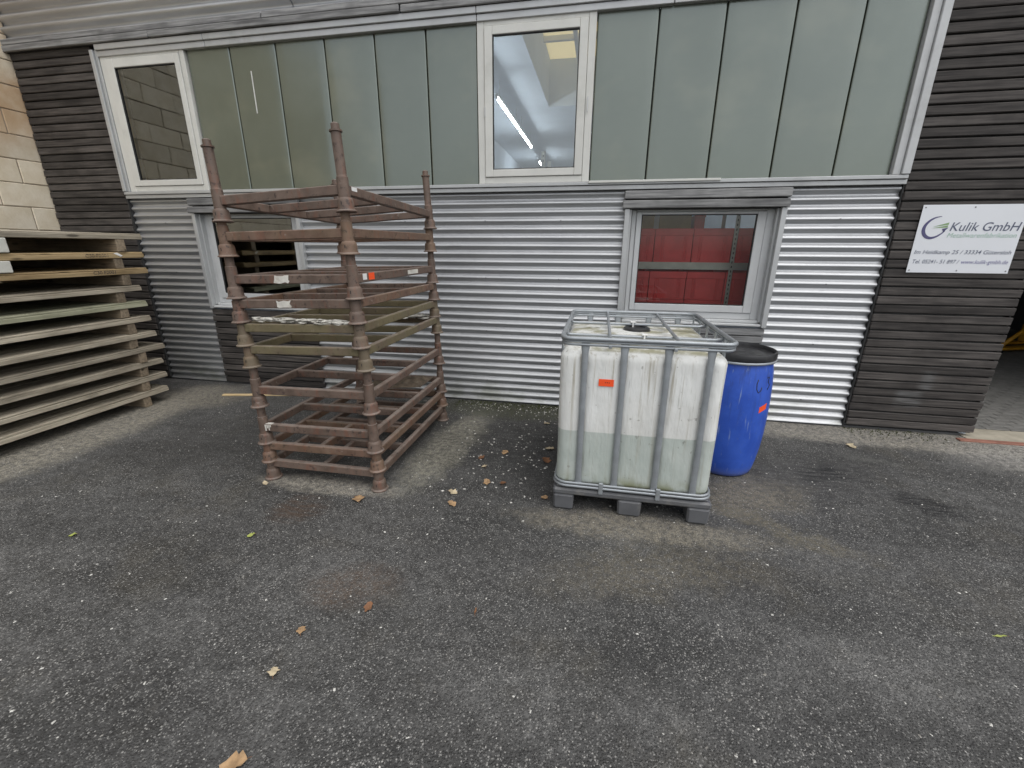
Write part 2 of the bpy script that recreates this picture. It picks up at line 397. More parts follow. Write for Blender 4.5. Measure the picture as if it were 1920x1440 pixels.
def asphalt():
    t = NT('worn_asphalt'); P = t.coords((1, 1, 1), False)
    def ell(cx, cy, rx, ry, ang=0, soft=.6, wob=.35, wsc=3.0):
        nz = t.n('ShaderNodeTexNoise'); nz.inputs['Scale'].default_value = wsc; nz.inputs['Detail'].default_value = 6; nz.inputs['Roughness'].default_value = .65
        t.l(P, nz.inputs['Vector'])
        off = t.vmath('MULTIPLY', t.vmath('SUBTRACT', nz.outputs['Color'], (.5, .5, .5)).outputs[0], (wob*2, wob*2, 0)).outputs[0]
        q = t.vmath('ADD', P, off).outputs[0]
        mp = t.n('ShaderNodeMapping', vector_type='TEXTURE'); t.l(q, mp.inputs[0])
        mp.inputs['Location'].default_value = (cx, cy, 0); mp.inputs['Rotation'].default_value = (0, 0, ang); mp.inputs['Scale'].default_value = (rx, ry, 1)
        mm = t.vmath('MULTIPLY', mp.outputs[0], (1, 1, 0)).outputs[0]
        ln = t.n('ShaderNodeVectorMath', operation='LENGTH'); t.l(mm, ln.inputs[0])
        return t.ramp(ln.outputs['Value'], 1+soft/2, 1-soft/2)
    big = t.noise(P, .9, 5, .6); mid = t.noise(P, 6, 5, .6)
    c = t.mix(t.ramp(big, .3, .7), (.046, .0455, .044), (.086, .085, .082))
    c = t.mix(t.ramp(mid, .35, .7, 0, .6), c, (.040, .039, .037))
    mot = t.noise(P, 15, 6, .75)
    c = t.scale(c, t.ramp(mot, .3, .7, .72, 1.30))
    c = t.scale(c, t.ramp(t.noise(t.coords((.35, 1.3, 1), False), 1.6, 5, .65), .32, .68, .72, 1.28))
    c = t.mix(t.ramp(t.noise(P, 1.1, 6, .7), .52, .70, 0, .35), c, (.088, .078, .058))
    rot = t.n('ShaderNodeMapping'); t.l(P, rot.inputs[0]); rot.inputs['Rotation'].default_value = (0, 0, .45); rot.inputs['Scale'].default_value = (2.5, 14, 1)
    sk = t.ramp(t.noise(rot.outputs[0], 2.2, 6, .7), .38, .62, .15, 1)
    # aggregate
    vo = t.n('ShaderNodeTexVoronoi'); t.l(P, vo.inputs['Vector']); vo.inputs['Scale'].default_value = 115; vo.inputs['Randomness'].default_value = 1
    sp = t.n('ShaderNodeSeparateColor'); t.l(vo.outputs['Color'], sp.inputs[0])
    r1, r2 = sp.outputs[0], sp.outputs[1]
    dist = vo.outputs['Distance']
    c = t.scale(c, t.ramp(r2, 0, 1, .68, 1.40))
    inner = t.ramp(dist, .55, .35)
    den = t.ramp(t.noise(P, 1.5, 6, .65), .38, .66, .985, .80)
    q = t.n('ShaderNodeMath', operation='GREATER_THAN'); t.l(r1, q.inputs[0]); t.l(den, q.inputs[1])
    c = t.mix(t.math('MULTIPLY', t.math('MULTIPLY', q.outputs[0], inner), t.ramp(r2, 0, 1, .2, .95)), c, (.42, .41, .385))
    vo2 = t.n('ShaderNodeTexVoronoi'); t.l(P, vo2.inputs['Vector']); vo2.inputs['Scale'].default_value = 210
    sp2 = t.n('ShaderNodeSeparateColor'); t.l(vo2.outputs['Color'], sp2.inputs[0])
    c = t.mix(t.math('MULTIPLY', t.ramp(sp2.outputs[0], .90, .93), .5), c, (.30, .295, .28))
    fine = t.noise(P, 60, 5, .7)
    # pale dust, moss, stains, darker areas
    sep = t.n('ShaderNodeSeparateXYZ'); t.l(P, sep.inputs[0])
    gr = t.math('MULTIPLY', t.ramp(t.noise(P, 130, 3, .7), .36, .60, .25, 1), t.ramp(t.noise(P, 24, 5, .7), .38, .60, .30, 1))
    def lay(c, m, col, amt, useg=True):
        f = t.math('MULTIPLY', m, amt)
        f = t.math('MULTIPLY', f, gr if useg else sk)
        return t.mix(f, c, col)
    c = lay(c, ell(2.8, -.20, 2.0, .24, -.03, .6, .16, 6), (.42, .39, .33), 1.0)
    c = lay(c, ell(4.1, -.50, 1.0, .36, 0, .7, .2, 5), (.46, .44, .40), .95)
    c = lay(c, ell(-4.60, -1.75, .42, 1.30, 0, .7, .18, 5), (.40, .37, .30), 1.0)
    c = lay(c, ell(-4.45, -.55, .5, .40, 0, .8, .2, 5), (.30, .275, .22), .9)
    c = lay(c, ell(-1.20, -1.15, .20, .75, -.1, .8, .15, 7), (.34, .325, .26), 1.0)
    c = lay(c, ell(-1.85, -1.99, .5, .10, 0, .8, .08, 8), (.40, .37, .31), 1.0)
    c = lay(c, ell(-1.95, -1.2, .6, .7, 0, .8, .2, 4), (.035, .034, .030), .6, False)  # darker asphalt under the stacking frames
    c = lay(c, ell(-.6, -.22, 1.1, .24, 0, .9, .18, 5), (.055, .06, .022), .85)
    c = lay(c, ell(-.5, -1.15, .75, .5, 0, 1.0, .25, 3), (.030, .029, .028), .6, False)
    c = lay(c, ell(.35, -2.06, .70, .13, 0, .9, .12, 8), (.30, .27, .21), .85)
    c = lay(c, ell(1.15, -1.50, .38, .22, .5, 1.0, .2, 7), (.25, .22, .165), .8)
    c = lay(c, ell(1.20, -1.90, .40, .09, -.5, 1.0, .2, 7), (.18, .155, .10), .6)
    c = lay(c, ell(.40, -2.42, .55, .17, .3, 1.2, .25, 7), (.15, .13, .09), .6)
    c = lay(c, ell(-1.86, -2.30, .16, .13, .2, 1.0, .10, 5), (.075, .048, .032), .75, False)
    c = lay(c, ell(-1.15, -2.85, .2, .14, .2, 1.0, .12, 5), (.13, .085, .055), .55)
    c = lay(c, ell(1.75, -1.15, .55, .28, .3, 1.0, .28, 3), (.032, .031, .031), .7, False)
    c = lay(c, ell(2.28, -1.42, .20, .12, -.6, 1.0, .16, 7), (.010, .010, .011), 1.0, False)
    c = lay(c, ell(1.82, -1.08, .20, .12, .6, 1.1, .2, 7), (.012, .012, .013), .9, False)
    c = lay(c, ell(2.3, -.75, .22, .06, -.2, 1.0, .10, 5), (.17, .17, .155), .6)
    c = lay(c, ell(-3.2, -1.6, .8, .5, .2, 1.0, .3, 3), (.045, .042, .038), .55, False)
    h = t.math('ADD', t.math('MULTIPLY', t.ramp(dist, 0, .6, 1, 0), t.ramp(r2, 0, 1, .3, 1)), t.math('MULTIPLY', fine, .6))
    h = t.math('ADD', h, t.math('MULTIPLY', mid, 1.2))
    t.bsdf(c, t.ramp(r2, 0, 1, .55, .85), 0, .5, bump=h, bdist=.006, bstr=1.0)
    return t.m
M['asphalt'] = asphalt()

# ------------------------------------------------------------------ setting: ground
g = MB(); xs = [-300, -40, -8, -4, -2, 0, 2, 3.4, 8, 40, 300]; ys = [-300, -40, -10, -6, -4, -3, -2, -1, 0.02]
g.grid([[(x, y, 0) for x in xs] for y in ys], False)
tag(obj('ground', g, M['asphalt']), kind='structure')
gb = MB(); gb.grid([[(x, y, -.003) for x in (-300, -6.9, 300)] for y in (.02, 13, 300)], False)
tag(obj('rear_ground', gb, M['conc']), kind='structure')

# ------------------------------------------------------------------ workshop building
B = thing('workshop_building', 'workshop with corrugated metal, dark timber slats and a band of greenish channel glass', 'building')
def bx(*a, c=0.0): return MB().box(*a, c=c)
# core wall
core = MB()
for a in [(-6.9, -4.52, 0, 2.2), (-3.22, .215, 0, 2.2), (1.535, 3.47, 0, 2.2), (-4.52, -3.22, 0, .955), (-4.52, -3.22, 2.03, 2.2),
          (.215, 1.535, 0, .955), (.215, 1.535, 2.03, 2.2), (-6.9, -5.32, 2.2, 3.56), (2.33, 3.47, 2.2, 3.56), (-6.9, 9, 3.56, 5.6), (6.3, 9, 0, 3.56)]:
    core.box(a[0], a[1], .035, .20, a[2], a[3])
obj('wall', core, M['inner'], B)
# interior shell
sh = MB()
sh.box(-6.9, 9.0, 13.0, 13.2, -.003, 5.6); sh.box(-6.9, -6.75, .2, 13.0, -.003, 5.6)
sh.box(2.9, 3.05, .2, 13.0, 0, 4.4); sh.box(-3.12, -3.0, .2, 13.0, 0, 4.4)  # left partition is added to keep lamp light out of the left room
for a in [(-6.75, -1.24, .2, 13.0), (.9, 9.0, .2, 13.0), (-1.24, .9, .2, 1.6), (-1.24, .9, 5.65, 13.0)]: sh.box(a[0], a[1], a[2], a[3], 4.4, 4.5)
sh.box(-1.32, -1.241, 1.6, 5.65, 4.5, 5.3); sh.box(.901, .98, 1.6, 5.65, 4.5, 5.3); sh.box(-1.241, .901, 1.52, 1.599, 4.5, 5.3); sh.box(-1.241, .901, 5.651, 5.73, 4.5, 5.3)
obj('interior_wall', sh, M['inner'], B)
sk = obj('skylight', bx(-1.24, .9, 1.6, 5.65, 5.22, 5.24), M['skylight'], B)
skf = MB()
for x in (-.70, .1): skf.box(x, x+.07, 1.6, 5.65, 5.12, 5.215)
for y in (2.6, 3.6, 4.6): skf.box(-1.24, .9, y, y+.07, 5.13, 5.21)
obj('skylight_bar', skf, M['frame'], sk)
dk = MB(); dk.box(-3.16, -3.125, .2, 13.0, 0, 4.39); dk.box(-6.745, -6.70, .2, 13.0, 0, 4.39); dk.box(-6.70, -3.16, 5.0, 5.05, 0, 4.39); dk.box(-6.70, -3.16, .21, 5.0, 4.34, 4.39); dk.box(3.06, 3.12, .2, 13, 0, 4.4); dk.box(8.9, 9.0, .2, 13, 0, 4.4); dk.box(3.12, 8.9, 9.0, 9.1, 0, 4.4); dk.box(3.12, 8.9, .2, 9.0, 4.34, 4.395)  # left-room faces are an added dark lining that keeps its windows dark
obj('hall_and_added_lining', dk, M['inner_dark'], B)
rf = MB()
for a in [(-6.9, -1.33, .2, 13.2), (.99, 9.0, .2, 13.2), (-1.33, .99, .2, 1.5), (-1.33, .99, 5.75, 13.2)]: rf.box(*a, 5.0, 5.08)
obj('roof', rf, M['flash'], B)

def corrugation(x0, x1, z0, z1, pitch, amp, y, phase=0.0, step=8):
    mb = MB(); n = int((z1-z0)/pitch*step)
    nx = max(2, int((x1-x0)/.45)+1); P = []
    for i in range(n+1):
        z = z0+(z1-z0)*i/n
        row = []
        for j in range(nx):
            x = x0+(x1-x0)*j/(nx-1)
            row.append((x, y-amp*math.cos(2*math.pi*(z-z0)/pitch+phase)+.0025*mnoise.noise((x*.9, z*1.3, 3)), z+.0015*mnoise.noise((x*.7, z*3, 9))))
        P.append(row)
    mb.grid(P); return mb
PIT = .0785
for nm, a in [('corrugated_sheet', (-5.385, -4.535, .02, 2.165)), ('corrugated_sheet', (-3.205, .195, .02, 2.165)), ('corrugated_sheet', (1.545, 2.405, .02, 2.165))]:
    obj(nm, corrugation(*a, PIT, .0150, .0), M['corr'], B)
for x0, x1 in ((-6.9, -3.0), (-2.99, .4), (.41, 3.8), (3.81, 9.0)):
    obj('corrugated_sheet', corrugation(x0, x1, 3.765, 5.6, .105, .026, -.02), M['corr'], B)
# screws on the sheets
scm = MB()
for x in (-2.9, -2.0, -1.15, -.4, 2.0, -4.95):
    for z in (.26, .81, 1.36, 1.91):
        zz = .02+round((z-.02)/PIT)*PIT + .5*PIT*0
        scm.box(x-.005, x+.005, -.021, -.013, zz-.005, zz+.005)
tag(obj('cladding_screw', scm, M['screw'], B), kind='stuff')
# dark plinth strip behind the foot of the cladding
obj('plinth', bx(-6.5, 3.40, .0, .034, 0.0, .019), M['inner_dark'], B)

# timber slats
def slats(x0, x1, z0, z1, pitch, y0, y1, mat, ragged=.004, right_ragged=True):
    bk = obj('timber_cladding', bx(x0+.012, x1-.012, y1+.001, .033, z0+.01, z1-.01), M['gasket'], B)
    n = int(round((z1-z0)/pitch)); h = pitch-.011
    base = {}
    for i in range(n):
        z = z0+i*pitch
        k = i % 5
        if k not in base:
            m = MB().box(-(x1-x0)/2, (x1-x0)/2, -(y1-y0)/2, (y1-y0)/2, -h/2, h/2, c=.006)
            # slight bow
            m.v = [(a+random.uniform(-ragged, ragged), b+.002*math.sin(a*3+k), c_+.0015*math.sin(a*2.2+k*1.7)) for a, b, c_ in m.v]
            base[k] = m.mesh('slat', mat)
        o = link('slat', base[k], bk, ((x0+x1)/2+random.uniform(-ragged, ragged), (y0+y1)/2+random.uniform(-.0035, .0035), z+pitch/2+random.uniform(-.0015, .0015)),
                 (math.radians(random.uniform(-2.5, 1.0)), 0, 0))
    return bk
slats(2.425, 3.475, .035, 5.6-1.9+.035-.0435, .0770, -.035, -.008, M['slat'])
slats(-6.49, -5.405, .03, 3.64, .0770, -.035, -.008, M['slat'])
slats(-4.545, -3.17, .02, .935, .0765, -.035, -.008, M['slat'])
slats(.19, 1.555, .02, .935, .0765, -.035, -.008, M['slat_old'])
slats(6.35, 9.0, .03, 3.64, .0770, -.035, -.008, M['slat'])
obj('trim_strip', bx(-5.402, -5.389, -.030, .03, .02, 3.60), M['gasket'], B)
obj('trim_strip', bx(2.408, 2.422, -.020, .03, .02, 3.60), M['gasket'], B)
# worn light patch on the lower right slats is pale paint residue

# flashing under the glass band
fl = MB(); fl.box(-5.39, 2.415, -.045, .034, 2.166, 2.203, c=.003); fl.box(-5.385, 2.41, -.060, .034, 2.206, 2.236, c=.004)
obj('flashing', fl, M['flash'], B)
obj('flashing', MB().box(-.155, .98, -.075, -.056, 2.222, 2.241, c=.002), M['frame'], B)
# posts at ends of the band
obj('band_post', MB().box(-5.388, -5.345, -.065, .03, 2.24, 3.60, c=.003).box(-5.343, -5.312, -.045, .03, 2.24, 3.60, c=.003), M['flash'], B)
obj('band_post', MB().box(2.295, 2.350, -.045, .03, 2.24, 3.60, c=.003).box(2.353, 2.412, -.065, .03, 2.24, 3.60, c=.003), M['frame_g'], B)
# head rail + weathered fascia boards
hr = MB()
for x0, x1 in ((-5.31, -3.99), (-3.985, -1.2), (-1.195, .45), (.455, 2.295)): hr.box(x0, x1, -.05, .03, 3.538, 3.590, c=.004); hr.box(x0, x1, -.066, .03, 3.592, 3.644, c=.004)
obj('head_rail', hr, M['flash'], B)
for (x0, x1, z0, z1, y) in [(-6.9, -4.6, 3.648, 3.703, -.085), (-4.59, -1.9, 3.650, 3.705, -.09), (-1.885, 1.2, 3.648, 3.704, -.086), (1.21, 6.2, 3.65, 3.705, -.09),
                            (-6.9, -3.3, 3.712, 3.764, -.075), (-3.29, -.2, 3.711, 3.764, -.08), (-.19, 3.0, 3.713, 3.765, -.076), (3.01, 6.2, 3.712, 3.764, -.08)]:
    m = MB().box(x0, x1, y, -.045, z0, z1, c=.006, jit=.003)
    obj('fascia_board', m, M['slat_old'], B)
obj('soffit_strip', bx(-6.9, 6.2, -.044, .03, 3.646, 3.764), M['gasket'], B)

# channel glass panels
def gpan(xa):
    for a, b in zip(xa[:-1], xa[1:]):
        h = 1.30
        m = MB()
        x0, x1 = a+.004, b-.004
        rr = .012; n = 5; row0 = []; row1 = []
        prof = [(x0, .03)]
        for k in range(n+1):
            an = math.pi/2*k/n; prof.append((x0+rr-rr*math.cos(an), -.006+rr-rr*math.sin(an)))
        mx = 6
        for k in range(1, mx): prof.append((x0+rr+(x1-x0-2*rr)*k/mx, -.006))
        for k in range(n+1):
            an = math.pi/2*(1-k/n); prof.append((x1-rr+rr*math.cos(an), -.006+rr-rr*math.sin(an)))
        prof.append((x1, .03))
        tl = random.uniform(-.002, .002)
        P = [[(x, y+tl*(z-2.9)+.0012*mnoise.noise((x*2, z*1.2, 1)), z) for x, y in prof] for z in [2.236+1.304*i/8 for i in range(9)]]
        m.grid(P)
        o = obj('channel_glass', m, M['pglass'], B); sharp_smooth(o, 50)
    bk = bx(xa[0], xa[-1], .034, .05, 2.236, 3.54); obj('glass_backing', bk, M['gasket'], B)
gpan([-4.26, -3.755, -3.239, -2.712, -2.197, -1.690, -1.205])
gpan([-.155, .349, .870, 1.385, 1.870, 2.293])
# cobweb-pale scratch on a panel
obj('seam_streak', MB().box(-3.545, -3.535, -.009, -.0075, 2.95, 3.32), M['whitelabel'], B)

# windows
def rectring(x0, x1, z0, z1, wl, wr, wb, wt, y0, y1, c=.004):
    m = MB()
    m.box(x0, x0+wl, y0, y1, z0, z1, c=c); m.box(x1-wr, x1, y0, y1, z0, z1, c=c)
    m.box(x0+wl+.0005, x1-wr-.0005, y0+.001, y1-.001, z0, z0+wb, c=c); m.box(x0+wl+.0005, x1-wr-.0005, y0+.001, y1-.001, z1-wt, z1, c=c)
    return m
def window(x0, x1, z0, z1, px0, px1, pz0, pz1, y, fmat, glass, label=None):
    wd = link('window', None, B)
    if label: wd['label'] = label
    il, ir, ib, it = px0-x0, x1-px1, pz0-z0, z1-pz1
    obj('frame', rectring(x0, x1, z0, z1, il*.45, ir*.45, ib*.45, it*.45, y, y+.07), fmat, wd)
    k = .47
    s_ = rectring(x0+il*k, x1-ir*k, z0+ib*k, z1-it*k, il*(1-k)-.004, ir*(1-k)-.004, ib*(1-k)-.004, it*(1-k)-.004, y-.012, y+.05)
    obj('sash', s_, fmat, wd)
    obj('gasket', rectring(px0-.004, px1+.004, pz0-.004, pz1+.004, .008, .008, .008, .008, y-.006, y+.02, c=.001), M['gasket'], wd)
    obj('pane', MB().add([(px0, y+.008, pz0), (px1, y+.008, pz0), (px1, y+.008, pz1), (px0, y+.008, pz1)], [(0, 1, 2, 3)]), glass, wd)
    return wd
w1 = window(-5.308, -4.264, 2.238, 3.588, -5.135, -4.385, 2.357, 3.428, -.035, M['frame'], M['pane'])
w2 = window(-1.200, -.158, 2.238, 3.56, -1.056, -.298, 2.364, 3.430, -.035, M['frame'], M['pane'])
for z in (2.75, 2.82): pass
hd = MB().box(-.205, -.195, -.054, -.046, 2.80, 2.92, c=.002); obj('hinge', hd, M['frame_g'], w2)
obj('hinge', MB().box(-1.135, -1.127, -.054, -.046, 2.80, 2.88, c=.002), M['frame_g'], w2)
w3 = window(.262, 1.498, 1.005, 2.00, .357, 1.353, 1.138, 1.950,   .045, M['frame_g'], M['pane_clear'], 'wide grey framed window with red crates behind its pane')
w4 = window(-4.485, -3.255, 1.005, 2.00, -4.37, -3.36, 1.125, 1.950, .045, M['frame_g'], M['pane'])
def casing(wd, x0, x1, mat):
    obj('casing', MB().box(x0, x0+.045, -.055, .034, .945, 2.0, c=.003).box(x0+.0445, x0+.066, -.01, .10, .99, 1.999, c=.002), mat, wd)
    obj('casing', MB().box(x1-.045, x1, -.055, .034, .945, 2.0, c=.003).box(x1-.066, x1-.0445, -.01, .10, .99, 1.999, c=.002), mat, wd)
    s_ = MB(); s_.box(x0+.05, x1-.05, -.05, .12, .955, .975, c=.003); s_.box(x0+.05, x1-.05, .01, .11, .978, 1.003, c=.003)
    obj('sill', s_, M['frame_g'], wd)
    obj('lintel_board', MB().box(x0-.012, x1+.012, -.07, -.016, 2.082, 2.155, c=.006, jit=.003), M['slat_old'], wd)
    obj('lintel_board', MB().box(x0-.022, x1+.006, -.075, -.016, 2.004, 2.070, c=.006, jit=.003), M['slat_old'], wd)
    obj('lintel_backing', bx(x0, x1, -.015, .034, 1.995, 2.16), M['gasket'], wd)
casing(w3, .190, 1.560, M['flash'])
casing(w4, -4.545, -3.195, M['flash'])

# doorway on the right
obj('door_sill', MB().box(3.30, 6.4, -.16, -.10, -.02, .012, c=.004), M['rustsill'], B)
obj('threshold', MB().box(3.40, 6.4, -.098, .19, -.02, .006), M['conc'], B)
dj = MB(); dj.box(3.42, 3.468, -.007, .20, .03, 3.55); obj('door_jamb', dj, M['inner_dark'], B)

# interior floor with pavers
IFL = tag(obj('interior_floor', bx(-6.75, 9.0, .2, 13.0, -.02, 0.0), M['mortar']), kind='structure')
M['paver'] = plain('grey_concrete_paver', (.20, .195, .18), .8, 0, .15, 9, (.1, .095, .085), .5, .002)
pv = MB().box(-.097, .097, -.047, .047, 0, .012, c=.004).mesh('paver', M['paver'])
for i in range(17):
    for j in range(16):
        link('paver', pv, IFL, (3.25+i*.2+(.1 if j % 2 else 0), .25+j*.1, .0))
st = MB()
for i in range(30):
    for j in range(85):
        if i < 17 and j < 16: continue
        x, y = 3.25+i*.2+(.1 if j % 2 else 0), .25+j*.1
        if x < 8.8 and y < 8.9: st.box(x-.097, x+.097, y-.047, y+.047, 0, .012)
tag(obj('paver_field', st, M['paver'], IFL), kind='stuff')

# ------------------------------------------------------------------ masonry wall on the left
MW = thing('masonry_wall', 'cream masonry block wall with brown stains behind the pallet stack', 'wall', (-6.5, 0, 0))
obj('mortar', bx(-.24, -.008, -6.6, -.002, 0, 5.62), M['mortar'], MW)
blk = [MB().box(-.12, 0, -.246, .246, .004, .246, c=.006, jit=.003).mesh('block', M['block']) for _ in range(4)]
for r in range(22):
    for k in range(13):
        y = -.25-.5*k - (.25 if r % 2 else 0)
        link('block', random.choice(blk), MW, (random.uniform(-.003, .003), y-.002, .06+r*.2515))
hb = MB().box(-.12, 0, -.121, .121, .004, .246, c=.006).mesh('block', M['block'])
for r in range(1, 22, 2): link('block', hb, MW, (0, -.127, .06+r*.2515))

# ------------------------------------------------------------------ company sign
SX0, SZ0, SW, SH = 2.580, 1.468, .735, .538
SG = thing('company_sign', 'white company sign with swoosh logo screwed to the dark slats', 'sign', (SX0, -.042, SZ0))
obj('panel', MB().box(0, SW, 0, .003, 0, SH, c=.001), M['signwhite'], SG)
def text(body, size, x, z, width, capz, mat, shear=.22, off=.005):
    cu = bpy.data.curves.new('lettering', 'FONT'); cu.body = body; cu.size = size; cu.shear = shear; cu.fill_mode = 'FRONT'; cu.resolution_u = 4; cu.offset = off
    o = bpy.data.objects.new('tmp', cu); COL.objects.link(o)
    dg = bpy.context.evaluated_depsgraph_get(); me = bpy.data.meshes.new_from_object(o.evaluated_get(dg))
    COL.objects.unlink(o); bpy.data.objects.remove(o)
    xs_ = [v.co.x for v in me.vertices]
    return me, min(xs_), max(xs_)
def letter(parent, body, x, z, width, cap, mat, y=-.0012, shear=.22, name='lettering', yaw=None, off=.005):
    me, a, b = text(body, 1, 0, 0, 0, 0, mat, shear, off)
    sx = width/(b-a); sz = cap/.69
    for v in me.vertices:
        X, Y = v.co.x, v.co.y
        v.co = ((X-a)*sx, 0, Y*sz)
    me.materials.clear(); me.materials.append(mat); me.name = name
    return link(name, me, parent, (x, y, z), yaw)
letter(SG, 'Kulik GmbH', .232, .336, .488, .066, M['signgrey'])
letter(SG, 'Metallwarenfabrikation', .226, .284, .484, .036, M['signpale'], off=0.0)
letter(SG, 'Im Heidkamp 25 / 33334 G\u00fctersloh', .022, .153, .690, .031, M['signgrey'])
letter(SG, 'Tel. 05241- 51 897 /', .028, .076, .340, .031, M['signgrey'])
letter(SG, 'www.kulik-gmbh.de', .382, .076, .330, .031, M['signlav'])
# logo: crescent with arrow head, two green streaks
lg = MB(); vo_ = []
ctl = [(.152, .449, .004), (.112, .440, .010), (.075, .416, .016), (.049, .377, .022), (.046, .335, .026), (.066, .298, .025), (.105, .280, .020), (.148, .291, .014), (.182, .317, .010), (.200, .338, .008)]
def cat(u):
    k = min(int(u), len(ctl)-2); f = u-k; g4 = [ctl[max(0, min(len(ctl)-1, k+d))] for d in (-1, 0, 1, 2)]
    return [.5*(2*b+(c_-a)*f+(2*a-5*b+4*c_-d)*f*f+(3*b-a-3*c_+d)*f**3) for a, b, c_, d in zip(*g4)]
n = 45
for k in range(n+1):
    u = (len(ctl)-1)*k/n; x, z, w2_ = cat(u); xa, za, _ = cat(max(0, u-.05)); xb, zb_, _ = cat(min(len(ctl)-1, u+.05))
    tl = math.hypot(xb-xa, zb_-za); nx_, nz_ = -(zb_-za)/tl, (xb-xa)/tl
    for sg in (1, -1): vo_.append((x+nx_*w2_/2*sg, -.0012, z+nz_*w2_/2*sg))
lg.add(vo_, [(2*k, 2*k+1, 2*k+3, 2*k+2) for k in range(n)])
lg.add([(.190, -.0012, .326), (.220, -.0012, .362), (.176, -.0012, .352)], [(0, 1, 2)])
obj('logo_arc', lg, M['signnavy'], SG)
for a, b, c_ in [((.105, .368), (.216, .402), (.214, .383)), ((.100, .357), (.213, .379), (.212, .362))]:
    obj('logo_streak', MB().add([(a[0], -.0012, a[1]), (c_[0], -.0012, c_[1]), (b[0], -.0012, b[1])], [(0, 1, 2)]), M['signgreen'], SG)
sw = MB().lathe([(.0055, 0), (.005, .003), (.002, .004)], n=10).mesh('screw', M['screw'])
for x in (.02, SW/2, SW-.02):
    for z in (.02, SH-.02): link('screw', sw, SG, (x, 0, z), (math.pi/2, 0, 0))

# ------------------------------------------------------------------ pallets
PG = 'wooden pallets in the tall stack by the masonry wall'
tops = [.172, .326, .480, .640, .790, .955, 1.108, 1.268, 1.438, 1.594, 1.772]
yend = [-.683, -.652, -.662, -.620, -.678, -.695, -.697, -.710, -.602, -.602, -.590]
ords = ['bottom', 'second', 'third', 'fourth', 'fifth', 'sixth', 'seventh', 'eighth', 'ninth', 'tenth', 'top']
desc = ['weathered grey wooden pallet lying on the asphalt, lowest of the tall stack', 'weathered grey pallet, second from the ground in the stack', 'weathered grey pallet, third from the ground in the stack',
        'pale wooden pallet, fourth from the ground in the stack', 'knotty grey pallet, fifth from the ground in the stack', 'grey wooden pallet in the middle of the stack, sixth from the ground',
        'greenish mossy pallet, fifth from the top of the stack', 'short brownish pallet, fourth from the top of the stack', 'yellowish wooden pallet with stencil, third from the top of the stack',
        'yellowish wooden pallet with stencil and white tag, second from the top', 'brown wooden pallet on top of the tall stack']
pm = ['pal_grey', 'pal_grey', 'pal_grey', 'pal_grey', 'pal_grey', 'pal_grey', 'pal_green', 'pal_grey', 'pal_warm', 'pal_warm', 'pal_grey']
for i in range(11):
    z0 = 0.0 if i == 0 else tops[i-1]
    ht = tops[i]-z0; T = .058
    L = 2.45
    ox = random.uniform(-.012, .012)
    t_ = thing('wooden_pallet', desc[i], 'pallet', (-4.655+ox, yend[i], z0), (0, 0, math.radians(random.uniform(-.5, .5))), PG)
    mt = M[pm[i]]
    for k in range(12):  # extra unseen boards added at the back to darken the gaps
        wd_ = .135
        m = MB().box(-wd_, 0, -L, random.uniform(-.02, 0) if k else 0, ht-T+(.0 if k else 0), ht-.0015, c=.005, jit=.003)
        if k == 0:     # side seen edge-on: stringer with a thinner board on top
            m = MB().box(-wd_, 0, -L, 0, ht-T, ht-.0185, c=.004, jit=.002)
            obj('deck_board', MB().box(-wd_, -.004, -L, -.006, ht-.0175, ht-.0015, c=.003, jit=.002), mt, t_)
        obj('deck_board', m, mt, t_, (-k*.1375, 0, 0), (0, 0, 0))
    for yb in (-.235, -1.80, -2.38):
        m = MB().box(-1.64, -.004, yb-.04, yb+.04, .0, ht-T-.001, c=.006, jit=.004)
        obj('bearer', m, M['pal_block'], t_, (random.uniform(-.015, .0), random.uniform(-.03, .03), 0))
    if i in (9, 10):
        obj('block', MB().box(-.10, .004, -1.22, -1.101, .003, ht-T-.003, c=.006), M['pal_white'], t_, (0, -.0, 0))
    if i in (8, 9):
        letter(t_, 'C30 F2001', .0015, ht-T+.012, .20, .030, M['ink'], y=-.52 if i == 8 else -.55, shear=.1, name='stencil_mark', yaw=(0, 0, math.pi/2))
    if i == 9:
        obj('paper_tag', MB().add([(.002, -.30, ht-.012), (.004, -.24, ht-.045), (.006, -.22, ht-.035), (.002, -.265, ht-.004)], [(0, 1, 2, 3)]), M['whitelabel'], t_)

